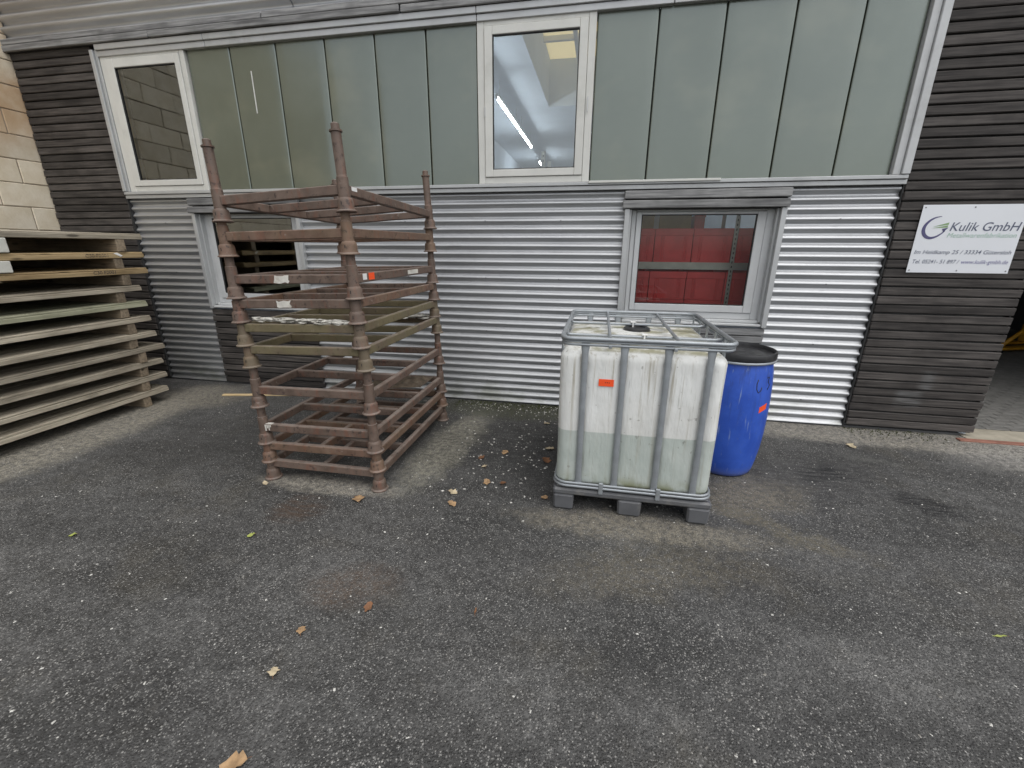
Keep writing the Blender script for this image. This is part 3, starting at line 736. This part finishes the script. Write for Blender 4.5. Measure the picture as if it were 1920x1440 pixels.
# ------------------------------------------------------------------ stacking frames
RG = 'rusty steel stacking frames in the stack'
ZS = [0, .145, .290, .573, .868, 1.018, 1.176, 1.332, 1.600, 1.800]
RW, RD = .860, 1.335
rl = ['rusty brown stacking frame standing on the asphalt, lowest of the stack', 'ochre stained stacking frame, second from the ground', 'brown stacking frame with white bird droppings, third from the ground',
      'brown stacking frame with tall posts, fourth from the ground', 'green mossy stacking frame, fifth from the ground', 'olive stained stacking frame with white flakes, fifth from the top',
      'brown stacking frame with a torn paper label, fourth from the top', 'brown stacking frame with orange sticker, third from the top', 'reddish brown stacking frame, second from the top', 'topmost brown stacking frame with four tall capped posts']
rmat = ['rust', 'rust_orange', 'rust', 'rust', 'rust_moss', 'rust_moss', 'rust', 'rust', 'rust_orange', 'rust']
RK = []
def torn(x0, x1, z0, z1, par, seed):
    rn = random.Random(seed); y = -RD/2-.020-.0009; q = []
    for (u, v) in ((0, 0), (.25, .02), (.45, .0), (.7, .1), (.95, .0), (1, .3), (.9, .55), (1, .95), (.75, .85), (.55, 1), (.3, .9), (.05, 1), (.1, .5)):
        q.append((x0+(x1-x0)*min(1, max(0, u+rn.uniform(-.07, .07))), y, z0+(z1-z0)*min(1, max(0, v+rn.uniform(-.12, .12)))))
    c0 = ((x0+x1)/2-.01, y, (z0+z1)/2)
    return obj('label', MB().add(q+[c0], [(k, (k+1) % len(q), len(q)) for k in range(len(q))]), M['flake'], par)
for i in range(10):
    z0 = ZS[i]
    lean = -.040*z0/2.0
    rx = ry = 0.0
    if i == 9: rx, ry = math.radians(-1.9), math.radians(-3.4)
    elif i == 8: rx, ry = math.radians(.2), math.radians(-1.4)
    elif i in (5, 6, 4): ry = math.radians(-1.6)
    elif i in (1, 2, 3): ry = math.radians(-.9)
    else: ry = math.radians(-1.2)
    if i == 0: ry = 0
    t_ = thing('stacking_frame', rl[i], 'stacking rack', (-1.885+lean-.012*(4 < i < 9), -1.295, z0+.002), (rx, ry, math.radians(random.uniform(-.4, .4)+.3)), RG)
    RK.append(t_)
    mt = M[rmat[i]]
    nxt = (ZS[i+1]-z0) if i < 9 else None
    top_ = (nxt+.05) if nxt else .435
    for sx in (-1, 1):
        for sy in (-1, 1):
            cx_, cy_ = sx*RW/2, sy*RD/2
            pr = [(.052, 0), (.0605, .001), (.0605, .006), (.050, .014), (.0465, .026), (.0460, .060), (.043, .071), (.034, .079)]
            if nxt:
                slv = .205 if nxt > .19 else .17
                slv = min(slv, nxt-.01)
                pr += [(.0325, slv), (.027, slv+.002), (.0265, top_)]
            else: pr += [(.0330, .19), (.030, .194), (.0285, .205), (.0285, .425), (.036, .427), (.036, .436), (.024, .438), (.023, .468), (.015, .474)]
            p = obj('post', MB().lathe(pr, cx_, cy_, 24, wob=.008), M['rust_lm'] if i in (4, 5) else mt, t_); sharp_smooth(p, 35)
            # slot in the bell
            if sy == -1:
                obj('slot', MB().box(cx_-.002, cx_+.002, cy_-.0475, cy_-.044, .038, .056), M['hole'], p)
    bh, bt = .056, .040; zc = .124
    hw, hd_ = RW/2-.028, RD/2-.028
    def bar(nm, x0, x1, y0, y1, zc_=zc, m_=None):
        m = MB().box(x0, x1, y0, y1, zc_-bh/2, zc_+bh/2, c=.005)
        return obj(nm, m, m_ or mt, t_)
    bar('end_bar', -hw, hw, -RD/2-bt/2, -RD/2+bt/2); bar('end_bar', -hw, hw, RD/2-bt/2, RD/2+bt/2)
    sm = M['rust_orange'] if i == 6 else mt
    bar('side_bar', -RW/2-bt/2, -RW/2+bt/2, -hd_, hd_, m_=sm); bar('side_bar', RW/2-bt/2, RW/2+bt/2, -hd_, hd_, m_=sm)
    for yy in (-.235, .175):
        bar('cross_bar', -RW/2+bt/2+.001, RW/2-bt/2-.001, yy-.02, yy+.02, zc-.001)
    if i in (0, 1):
        bar('cross_bar', -.02, .02, -RD/2+bt/2+.001, -.256, zc-.002)
    if i == 9:
        obj('label', MB().box(RW/2+.0205, RW/2+.0215, -.615, -.555, .125, .148), M['whitelabel'], t_)
    if i == 7:
        torn(-.115, .0, .098, .150, t_, 1)
        obj('label', MB().box(RW/2+.0205, RW/2+.0215, -.585, -.535, .112, .150), M['whitelabel'], t_)
        obj('sticker', MB().box(RW/2+.0205, RW/2+.0215, -.510, -.435, .108, .152), M['orange'], t_)
        obj('label', MB().box(RW/2+.0205, RW/2+.0215, .10, .30, .108, .140), M['flake'], t_)
    if i == 6:
        torn(-.125, -.01, .100, .150, t_, 2)
    if i == 2:
        dm = MB()
        for (x, wz, dz) in [(-.40, .012, .05), (-.385, .01, .03), (-.372, .008, .045), (-.36, .01, .02)]:
            dm.box(x-wz/2, x+wz/2, -RD/2-bt/2-.0018, -RD/2-bt/2-.0006, zc+bh/2-dz, zc+bh/2-.004)
        dm.box(-.41, -.35, -RD/2-bt/2+.002, -RD/2+.012, zc+bh/2, zc+bh/2+.002)
        tag(obj('droppings', dm, M['flake'], t_), kind='stuff')
# flakes of old paint/bark lying on the frames
def flakes(name, label, x0, x1, y0, y1, z, n, seed, big=.05):
    rnd = random.Random(seed); m = MB()
    for k in range(n):
        x = rnd.uniform(x0, x1); y = rnd.uniform(y0, y1); l = rnd.uniform(.3, 1)*big; ww = l*rnd.uniform(.3, .6); an = rnd.uniform(-.5, .5)
        h = rnd.uniform(0, .022); q = []
        for (u, v) in ((-1, -1), (.2, -1.2), (1, -.8), (1.1, .6), (.1, 1.1), (-1, .8)):
            X = u*l; Y = v*ww
            q.append((x+X*math.cos(an)-Y*math.sin(an), y+X*math.sin(an)+Y*math.cos(an), z+h+rnd.uniform(0, .012)))
        c0 = (x, y, z+h+.012)
        m.add(q+[c0], [(a, (a+1) % 6, 6) for a in range(6)])
        m.add([(a, b, c_-.004) for a, b, c_ in q], [tuple(range(5, -1, -1))])
    return tag(obj(name, m, M['flake']), label, 'debris', kind='stuff')
flakes('flake_litter', 'white peeling flakes lying on the olive stained stacking frame', -2.24, -1.54, -1.965, -1.93, 1.174, 110, 4, .045)
flakes('flake_litter', 'white flaky strip at the rear of the mossy stacking frame', -1.85, -1.55, -.72, -.55, 1.022, 60, 5, .05)
bkm = MB(); P = []
for i in range(13):
    row = []
    for j in range(25):
        x = -2.02+.50*j/24; y = -1.14+.34*i/12
        e = min(i, 12-i)/3; e2 = min(j, 24-j)/3; hh = .05*min(1, e)*min(1, e2)
        row.append((x, y+.15*(j/24), .4535+max(.0, hh*(.65+.9*mnoise.noise((x*14, y*14, 2))))))
    P.append(row)
bkm.grid(P)
bkm.grid([[(a, b, .452) for a, b, c_ in r] for r in P[::-1]], False)
tag(obj('bark_slab', bkm, M['bark']), 'crumbling brown slab of bark resting on the third lowest frame', 'bark')

# ------------------------------------------------------------------ ibc container
IX0, IX1, IY0, IY1 = -.214, .768, -1.956, -.760
IB = thing('liquid_container', 'dirty white caged liquid tank half full on a grey pallet', 'container', (IX0, IY0, 0))
W_, D_ = IX1-IX0, IY1-IY0
pal = link('pallet', None, IB)
def tap(x0, x1, y0, y1, z0, z1, k=.012):
    m = MB().box(x0, x1, y0, y1, z0, z1, c=.012)
    cx_, cy_ = (x0+x1)/2, (y0+y1)/2
    m.v = [(cx_+(a-cx_)*(1-k*(z1-c_)/(z1-z0)*6), cy_+(b-cy_)*(1-k*(z1-c_)/(z1-z0)*4), c_) for a, b, c_ in m.v]
    return m
obj('deck', MB().box(0, W_, 0, D_, .112, .158, c=.012).box(.02, W_-.02, .02, D_-.02, .158, .172, c=.006), M['ibcpallet'], pal)
for x0, x1 in ((0, .140), (.415, .570), (.842, W_)):
    for y0, y1 in ((0, .16), (D_/2-.08, D_/2+.08), (D_-.16, D_)):
        obj('foot', tap(x0+.002, x1-.002, y0+.002, y1-.002, 0, .113), M['ibcpallet'], pal)
# tank body
def rr_outline(x0, x1, y0, y1, r, n):
    pts = []
    for (cx_, cy_, a0) in ((x1-r, y0+r, -90), (x1-r, y1-r, 0), (x0+r, y1-r, 90), (x0+r, y0+r, 180)):
        for k in range(n+1):
            a = math.radians(a0+90*k/n); pts.append((cx_+r*math.cos(a), cy_+r*math.sin(a)))
    return pts
def dense(pts, d):
    o = []
    for a, b in zip(pts, pts[1:]+pts[:1]):
        L_ = math.dist(a, b); n = max(1, int(L_/d))
        for k in range(n): o.append((a[0]+(b[0]-a[0])*k/n, a[1]+(b[1]-a[1])*k/n))
    return o
tx0, tx1, ty0, ty1 = .012, W_-.020, .022, D_-.022
ol = dense(rr_outline(tx0, tx1, ty0, ty1, .062, 8), .018)
barx = [-.055-IX0, .170-IX0, .415-IX0, .643-IX0]
bary = [.14, .37, .60, .83, 1.06]
tcx, tcy = (tx0+tx1)/2, (ty0+ty1)/2
rows = []
zl = []
zb, zt, rb = .174, 1.078, .05
for k in range(7): a = math.pi/2*k/6; zl.append((zb+rb-rb*math.cos(a), rb*(1-math.sin(a))))
for k in range(1, 30): zl.append((zb+rb+(zt-zb-rb-.055)*k/30, 0))
for k in range(7): a = math.pi/2*k/6; zl.append((zt-.055+.055*math.sin(a), .055*(1-math.cos(a))))
for z, ins in zl:
    row = []
    f = min(1, max(0, (z-.20)/.08))*min(1, max(0, (1.055-z)/.05))
    for (x, y) in ol:
        dx = x-tcx; dy = y-tcy
        nx_ = 0; ny_ = 0
        gx = 0
        if y < ty0+.04 or y > ty1-.04:
            gx = max(math.exp(-((x-b)/.022)**2) for b in barx)
        elif x < tx0+.04 or x > tx1-.04:
            gx = max(math.exp(-((y-b)/.022)**2) for b in bary)
        s1 = 1-ins/(tx1-tcx); s2 = 1-ins/(ty1-tcy)
        wob = .003*mnoise.noise((x*5, y*5, z*4))
        d = -.016*gx*f + wob
        L_ = math.hypot(dx, dy)
        ux = (1 if dx > 0 else -1) if abs(dx) > tx1-tcx-.05 else 0
        uy = (1 if dy > 0 else -1) if abs(dy) > ty1-tcy-.05 else 0
        row.append((tcx+dx*s1+ux*d, tcy+dy*s2+uy*d, z))
    row.append(row[0]); rows.append(row)
tk = MB(); tk.grid(rows)
# domed top
last = rows[-1][:-1]; prev = last; nn = len(last); top_rows = [last]
for q in range(1, 9):
    u = q/8
    top_rows.append([(tcx+(x-tcx)*(1-u), tcy+(y-tcy)*(1-u), zt+.012*math.sin(u*math.pi/2)+.007*mnoise.noise(((x-tcx)*(1-u)*7, (y-tcy)*(1-u)*7, 5))) for x, y, z in last])
tk.grid([r+[r[0]] for r in top_rows])
tank = obj('tank', tk, M['tank'], IB); sharp_smooth(tank, 60)
# cap
cpx, cpy = .288-IX0, -1.225-IY0
cp = obj('screw_cap', MB().lathe([(.098, 1.07), (.098, 1.090), (.092, 1.092), (.092, 1.104), (.086, 1.109), (.06, 1.110), (.055, 1.105), (.002, 1.105)], cpx, cpy, 36, wob=.004), M['black'], IB)
sharp_smooth(cp, 40)
# cage
def ring(x0, x1, y0, y1, r, z, tr, n=10):
    return MB().tube([(a, b, z) for a, b in rr_outline(x0, x1, y0, y1, r, 8)], tr, n, closed=True)
CX0, CX1, CY0, CY1 = .018, W_+.004, .004, D_-.012
obj('top_rail', ring(CX0, CX1, CY0, CY1, .07, 1.153, .0125), M['ibcframe'], IB)
obj('top_rail', ring(CX0+.004, CX1-.004, CY0+.004, CY1-.004, .07, 1.118, .0085), M['ibcframe'], IB)
obj('top_rail', ring(CX0+.002, CX1-.002, CY0+.002, CY1-.002, .07, 1.135, .006), M['ibcframe'], IB)
obj('bottom_rail', ring(.006, W_-.012, .004, D_-.006, .08, .205, .0085), M['ibcframe'], IB)
obj('bottom_rail', ring(.004, W_-.010, .002, D_-.004, .08, .184, .0095), M['ibcframe'], IB)
def vbar(x, y, ax):
    fl_ = []
    zs_ = [.176, .20, .235, .32, 1.00, 1.07, 1.10, 1.158]
    fr = [(1.2, .35), (1.2, .35), (1.05, .8), (.95, .8), (.95, .8), (1.05, .7), (1.25, .35), (1.25, .35)]
    m = MB(); vs = []; n = 10
    for z, (a, b) in zip(zs_, fr):
        for k in range(n):
            an = 2*math.pi*k/n; u = .0195*a*math.cos(an); v = .0125*b*math.sin(an)
            vs.append((x+u, y+v, z) if ax == 'x' else (x+v, y+u, z))
    m.add(vs, [(i*n+k, i*n+(k+1) % n, (i+1)*n+(k+1) % n, (i+1)*n+k) for i in range(7) for k in range(n)], True)
    return obj('cage_bar', m, M['ibcframe'], IB)
for b in barx:
    vbar(b, .012, 'x'); vbar(b, D_-.016, 'x')
for b in bary:
    vbar(.018, b, 'y'); vbar(W_-.030, b, 'y')
for x in (.085-IX0, .478-IX0):
    obj('cross_tube', MB().tube([(x, CY0, 1.146), (x, .03, 1.139), (x, D_-.04, 1.139), (x, CY1, 1.146)], .0105, 10), M['ibcframe'], IB)
for y in (-1.185-IY0, -1.665-IY0):
    obj('cross_tube', MB().tube([(CX0, y, 1.130), (.05, y, 1.121), (W_-.05, y, 1.121), (CX1, y, 1.130)], .0105, 10), M['ibcframe'], IB)
for (x, y) in ((.262-IX0, -1.185-IY0), (.300-IX0, -1.665-IY0)):
    obj('cable_tie', MB().box(x-.018, x+.018, y-.014, y+.014, 1.133, 1.143, c=.002).box(x-.005, x+.005, y-.016, y-.012, 1.07, 1.134), M['whitelabel'], IB)
for x in (.305, .655):
    obj('clamp', MB().box(x-.014, x+.014, -.010, .006, .146, .226, c=.003), M['ibcframe'], IB)
for x in (.30, .66):
    obj('clamp', MB().box(x-.010, x+.010, -.012, .004, 1.104, 1.124, c=.003), M['ibcframe'], IB)
stk = obj('sticker', MB().box(.034-IX0, .122-IX0, .0155, .0165, .868, .912, c=.0004), M['orange'], IB)
dots = MB()
for k in range(3): dots.box(.071-IX0+k*.011, .076-IX0+k*.011, .0148, .0154, .889, .894)
obj('print_mark', dots, M['ink'], stk)
# outlet valve at the rear
obj('outlet_valve', MB().tube([(W_/2, D_-.03, .25), (W_/2, D_+.05, .25)], .04, 14).box(W_/2-.05, W_/2+.05, D_+.0, D_+.03, .28, .31), M['black'], IB)

# ------------------------------------------------------------------ blue drum
DX, DY = 1.040, -1.062
DR = thing('plastic_drum', 'blue plastic drum with black lid between the white tank and the wall', 'drum', (DX, DY, 0))
prof = [(.200, .002), (.218, .012), (.228, .04), (.242, .12), (.254, .22), (.262, .34), (.266, .46), (.266, .60), (.261, .72), (.252, .81), (.242, .865), (.238, .885), (.246, .890), (.246, .92)]
body = obj('body', MB().lathe(prof, n=56, wob=.003), M['drum'], DR); sharp_smooth(body, 50)
lid = obj('lid', MB().lathe([(.248, .904), (.257, .906), (.259, .915), (.259, .947), (.254, .957), (.246, .959), (.241, .950), (.238, .932), (.19, .928), (.16, .934), (.11, .930), (.05, .936), (.003, .935)], n=56), M['black'], DR)
sharp_smooth(lid, 45)
obj('clamp_ring', MB().tube([(.2515*math.cos(2*math.pi*k/48), .2515*math.sin(2*math.pi*k/48), .895) for k in range(48)], .0105, 8, closed=True), M['ibcframe'], DR)
def wrap(pts2, th0, z0, rad, name, mat, parent, w=.005):
    pts = [((rad(z0+b))*math.cos(th0+a/.28), rad(z0+b)*math.sin(th0+a/.28), z0+b) for a, b in pts2]
    return obj(name, MB().tube(pts, w, 5, flat=(1, 1)), mat, parent)
def rad(z):
    for (r0, z0), (r1, z1) in zip(prof, prof[1:]):
        if z0 <= z <= z1: return r0+(r1-r0)*(z-z0)/(z1-z0)
    return .25
th = math.radians(-66)
wrap([(-.012, .07), (-.022, .04), (-.020, .0), (-.002, -.025), (.018, -.010), (.022, .012)], th, .715, lambda z: rad(z)-.001, 'marker_writing', M['ink'], DR, .0042)
wrap([(.035, .065), (.062, .07), (.050, .035), (.070, .010), (.045, -.02)], th+.15, .725, lambda z: rad(z)-.001, 'marker_writing', M['ink'], DR, .0036)
sv = MB(); P = []
for i in range(3):
    z = .535+.045*i/2; P.append([((rad(z)+.0015)*math.cos(math.radians(-60)+a), (rad(z)+.0015)*math.sin(math.radians(-60)+a), z+.006*k) for k, a in enumerate([.0, .07, .14, .21, .28])])
obj('sticker', sv.grid(P), M['orange'], DR)

# ------------------------------------------------------------------ things behind the panes
SHV = thing('shelving_rack', 'perforated steel shelving behind the lower right window', 'shelf', (.1, .47, 0))
sh_m = MB()
for (x, y) in ((1.215, 0), (-.75, 0), (1.215, .55), (-.75, .55)):
    p = obj('upright', MB().box(x-.02, x+.02, y, y+.004, 0, 2.6).box(x+.017, x+.0205, y, y+.035, 0, 2.6), M['steelshelf'], SHV)
    if y == 0:
        hm = MB()
        for k in range(52): hm.box(x-.005, x+.005, y-.0012, y-.0002, .25+k*.045, .272+k*.045)
        tag(obj('hole_row', hm, M['hole'], p), kind='stuff')
for z in (.78, 1.445, 2.35):
    obj('shelf_beam', MB().box(-.73, 1.68, .006, .010, z, z+.072).box(-.73, 1.68, .01, .55, z+.06, z+.066), M['steelshelf'], SHV)
CG = 'red crates on the shelf behind the window'
def crate(x, z, w_, h_, label):
    t_ = thing('plastic_crate', label, 'crate', (x, .49, z), None, CG)
    m = MB().box(0, w_, 0, .004, 0, h_).box(0, .004, .004, .5, 0, h_).box(w_-.004, w_, .004, .5, 0, h_).box(0, w_, .496, .5, 0, h_).box(0, w_, 0, .5, 0, .004)
    obj('shell', m, M['redcrate'], t_)
    obj('rim', MB().box(-.002, w_+.002, -.012, .0, h_-.07, h_-.002, c=.003), M['redcrate'], t_)
    r = MB()
    for u in (.16, .22, .78, .84): r.box(w_*u, w_*u+.012, -.008, 0, .02, h_-.075, c=.002)
    r.box(.01, w_-.01, -.008, 0, 0, .015, c=.002)
    obj('rib', r, M['redcrate'], t_)
for k, nm in enumerate(['far left', 'left of centre', 'centre', 'right']):
    crate(.165+k*.378, 1.515, .370, .335, f'red plastic crate on the upper shelf behind the window, {nm} one')
    crate(.145+k*.378, .85, .370, .28, f'red plastic crate mostly hidden below the pane on the lower shelf, {nm} one')
    crate(.145+k*.378, 1.132, .370, .29, f'red plastic crate stacked just under the shelf beam, {nm} one')
cb = thing('cardboard_box', 'brown cardboard box above the red crates behind the window', 'box', (.2, .62, 1.851))
obj('carton', MB().box(0, .70, 0, .4, 0, .30), M['cardboard'], cb); obj('tape', MB().box(.33, .38, -.0015, 0, .0, .30), M['whitelabel'], cb)
cb2 = thing('red_bin', 'small red bin beside the cardboard box on the crates', 'bin', (.93, .60, 1.851))
obj('shell', MB().box(0, .10, 0, .3, 0, .13, c=.004), M['redcrate'], cb2); obj('lip', MB().box(-.004, .104, -.006, -.0005, .11, .13), M['redcrate'], cb2)
# ceiling lamps
LP = [(-1.91, .30, 1.5, 'unseen fluorescent lamp added at the front end of the hanging row to light the crates'), (-1.91, 1.95, 1.5, 'unseen fluorescent lamp added second from the front end to light the crates'),  # both lamps on this line are added out of view to light the crates
      (-1.91, 3.80, 2.05, 'nearest hanging fluorescent lamp seen through the upper middle window'), (-1.91, 5.95, 1.75, 'second hanging fluorescent lamp seen through the upper middle window'),
      (-1.98, 9.6, 1.5, 'farthest fluorescent lamp low in the upper middle window')]
for x, y, ln_, lb in LP:
    t_ = thing('fluorescent_lamp', lb, 'lamp', (x, y, 4.10), None, 'fluorescent lamps hanging in the workshop')
    obj('housing', MB().box(-.03, .03, 0, ln_, .0, .05, c=.006), M['frame'], t_)
    obj('tube', MB().tube([(0, .03, -.022), (0, ln_-.03, -.022)], .019, 10), M['tubelight'], t_)
    for yy in (.0, ln_-.028): obj('tube_holder', MB().box(-.018, .018, yy, yy+.028, -.043, -.0005), M['frame'], t_)
    for yy in (.25, ln_-.25): obj('hanger_rod', MB().tube([(0, yy, .05), (0, yy, .30)], .004, 6), M['steelshelf'], t_)
# yellow pallet truck in the doorway
PT = thing('pallet_truck', 'yellow pallet truck parked in the dark hall doorway', 'pallet truck', (6.55, 3.95, .012), (0, 0, math.radians(20)))
obj('fork', MB().box(0, 1.1, 0, .16, .05, .09, c=.01), M['yellow'], PT); obj('fork', MB().box(0, 1.1, .38, .54, .05, .09, c=.01), M['yellow'], PT)
obj('mast', MB().box(1.1, 1.25, .05, .50, .05, .40, c=.02), M['yellow'], PT)
obj('handle', MB().tube([(1.2, .27, .38), (1.0, .27, 1.2), (1.0, .15, 1.25), (1.0, .39, 1.25)], .02, 8), M['yellow'], PT)
obj('brace', MB().tube([(.06, .08, .06), (.75, .10, .52), (1.12, .12, .40)], .03, 8), M['yellow'], PT)
for x, y in ((.12, .08), (.12, .46), (1.18, .27)): obj('wheel', MB().tube([(x, y-.05, .045), (x, y+.05, .045)], .045, 14), M['black'], PT)

# ------------------------------------------------------------------ small ground things
tag(obj('wooden_batten', MB().box(-.56, .56, -.02, .02, 0, .018, c=.004, jit=.002), M['stick'], None, (-3.65, -.34, .001), (0, 0, math.radians(12))), 'thin pale wooden batten lying on the ground behind the rack', 'batten')

def leaf_mat(nm, c): return plain(nm, c, .7, 0, .25, 30, (.10, .05, .02), .5)
LM = [leaf_mat('tan_leaf', (.38, .245, .13)), leaf_mat('brown_leaf', (.20, .095, .045)), leaf_mat('pale_leaf', (.50, .42, .28)), leaf_mat('green_leaf', (.35, .40, .10))]
leaves = [(-1.53, -2.12, .055, 0, 'tan leaf on the asphalt before the front right rack foot'), (-.92, -1.91, .042, 2, 'pale leaf beside another leaf between rack and tank'), (-.88, -2.05, .040, 0, 'tan leaf lying nearest the camera between rack and tank'),
          (-.72, -1.73, .038, 0, 'tan leaf midway between rack and white tank'), (-.69, -1.23, .040, 0, 'orange tan leaf on dark asphalt between rack and tank'), (-.60, -1.72, .036, 1, 'brown leaf right of a tan leaf between rack and tank'),
          (-.86, -1.36, .036, 1, 'dark brown leaf on the wet patch between rack and tank'), (-.80, -1.50, .030, 2, 'pale crumpled leaf on the wet patch between rack and tank'), (-.28, -1.85, .034, 0, 'tan leaf beside the left front foot of the tank pallet'),
          (-.33, -1.08, .045, 2, 'pale leaf close to the left side of the white tank'), (-.33, -1.30, .050, 1, 'reddish brown leaf close to the left side of the tank'), (-.42, -.53, .040, 2, 'pale leaf near the wall left of the tank'),
          (-1.22, -3.15, .030, 0, 'orange leaf in the open asphalt, upper one of two'), (-1.20, -3.35, .030, 2, 'pale tan leaf in the open asphalt, lower one of two'), (-1.10, -3.665, .050, 0, 'tan leaf cut by the bottom edge of the picture'),
          (-.99, -2.97, .030, 1, 'brown leaf scrap with a stalk in the middle of the asphalt'), (-2.30, -2.07, .028, 2, 'pale leaf in front of the front left rack foot'), (2.26, -.49, .050, 2, 'pale leaf on the gravel before the right slats'),
          (-.48, -2.89, .030, 1, 'small brown twig leaf right of the middle of the asphalt'), (-2.99, -2.82, .026, 3, 'small yellowish leaf at the left of the asphalt'), (-1.95, -2.61, .026, 3, 'small green leaf below the brown stain'), (1.86, -2.56, .035, 3, 'thin yellowish leaf at the far right of the asphalt')]
for k, (x, y, sz, mi, lb) in enumerate(leaves):
    rnd = random.Random(100+k); m = MB(); n = 7; sz *= .82
    thin = .25 if 'thin' in lb or 'twig' in lb else 1
    L_ = []; R_ = []; C_ = []
    for i in range(n):
        u = i/(n-1); wd_ = sz*.78*thin*math.sin(math.pi*min(.97, u*.93+.04))**.8*(1+.35*math.sin(i*2.4+k))
        zc_ = .004+.012*u*u*rnd.uniform(.6, 1.3)
        C_.append((sz*(2*u-1), 0, zc_)); L_.append((sz*(2*u-1)+rnd.uniform(-.1, .1)*sz, wd_, zc_+rnd.uniform(.002, .45)*wd_)); R_.append((sz*(2*u-1)+rnd.uniform(-.1, .1)*sz, -wd_, zc_+rnd.uniform(.0, .35)*wd_))
    m.grid([L_, C_, R_])
    o = obj('dry_leaf', m, LM[mi], None, (x, y, .001), (0, 0, rnd.uniform(0, 6.28)))
    st_ = MB().tube([(sz*.9, 0, .012), (sz*1.35, .1*sz, .008)], .0012, 4); obj('stalk', st_, LM[1], o)
    tag(o, lb, 'leaf', 'dry leaves scattered on the asphalt')

# loose grit on the asphalt
rnd = random.Random(3); gm = MB(); gm2 = MB()
def chip(m, x, y, s):
    a = rnd.uniform(0, 6.28); ca, sa = math.cos(a), math.sin(a); e = rnd.uniform(.5, 1)
    v = []
    for (u, w_, h) in ((-1, -.6, 0), (.9, -.8, 0), (1, .7, 0), (-.8, .9, 0), (-.1, .1, .7)):
        X, Y = u*s*rnd.uniform(.7, 1.2), w_*s*e*rnd.uniform(.7, 1.2); v.append((x+X*ca-Y*sa, y+X*sa+Y*ca, .0006+h*s*rnd.uniform(.5, 1)))
    m.add(v, [(0, 1, 4), (1, 2, 4), (2, 3, 4), (3, 0, 4)])
for _ in range(2600):
    x = rnd.uniform(-4.5, 4.2); y = -3.9+3.8*rnd.random()
    chip(gm if rnd.random() < .45 else gm2, x, y, rnd.choice([.0025, .003, .003, .004, .005, .007]))
for _ in range(2200):     # gravel heaped along the wall foot
    x = rnd.uniform(1.3, 4.3); y = -.04-abs(rnd.gauss(0, .17)) if x < 3.3 else -.2-abs(rnd.gauss(0, .2))
    chip(gm2, x, y, rnd.uniform(.003, .009))
for _ in range(900): chip(gm2, -4.62+abs(rnd.gauss(0, .3)), rnd.uniform(-3.0, -.7), rnd.uniform(.003, .007))
for _ in range(160): chip(gm, rnd.gauss(-.65, .35), rnd.gauss(-1.3, .4), rnd.uniform(.004, .011))
for _ in range(160): chip(gm, rnd.uniform(-1.4, -.1), -.05-abs(rnd.gauss(0, .2)), rnd.uniform(.004, .010))
M['grit_w'] = plain('white_grit', (.55, .54, .50), .8); M['grit_g'] = plain('grey_grit', (.22, .21, .19), .85, 0, .4, 40)
tag(obj('white_grit', gm, M['grit_w']), 'scattered white chips on the asphalt', 'grit', kind='stuff')
tag(obj('grey_grit', gm2, M['grit_g']), 'loose grey grit on the asphalt and along the wall', 'grit', kind='stuff')
# moss tufts along the wall foot
mm_ = MB()
for _ in range(1500):
    x = rnd.uniform(-1.5, .3) if rnd.random() < .75 else rnd.uniform(2.4, 3.2)
    y = -.02-abs(rnd.gauss(0, .10)); h = rnd.uniform(.004, .018); a = rnd.uniform(0, 3.14); wv = rnd.uniform(.003, .008)
    mm_.add([(x-wv*math.cos(a), y-wv*math.sin(a), 0.0), (x+wv*math.cos(a), y+wv*math.sin(a), 0.0), (x+rnd.uniform(-.006, .006), y+rnd.uniform(-.006, .006), h)], [(0, 1, 2)])
M['moss'] = plain('dark_moss', (.055, .065, .02), .9, 0, .4, 30)
tag(obj('moss', mm_, M['moss']), 'dark green moss growing along the foot of the wall', 'moss', kind='stuff')
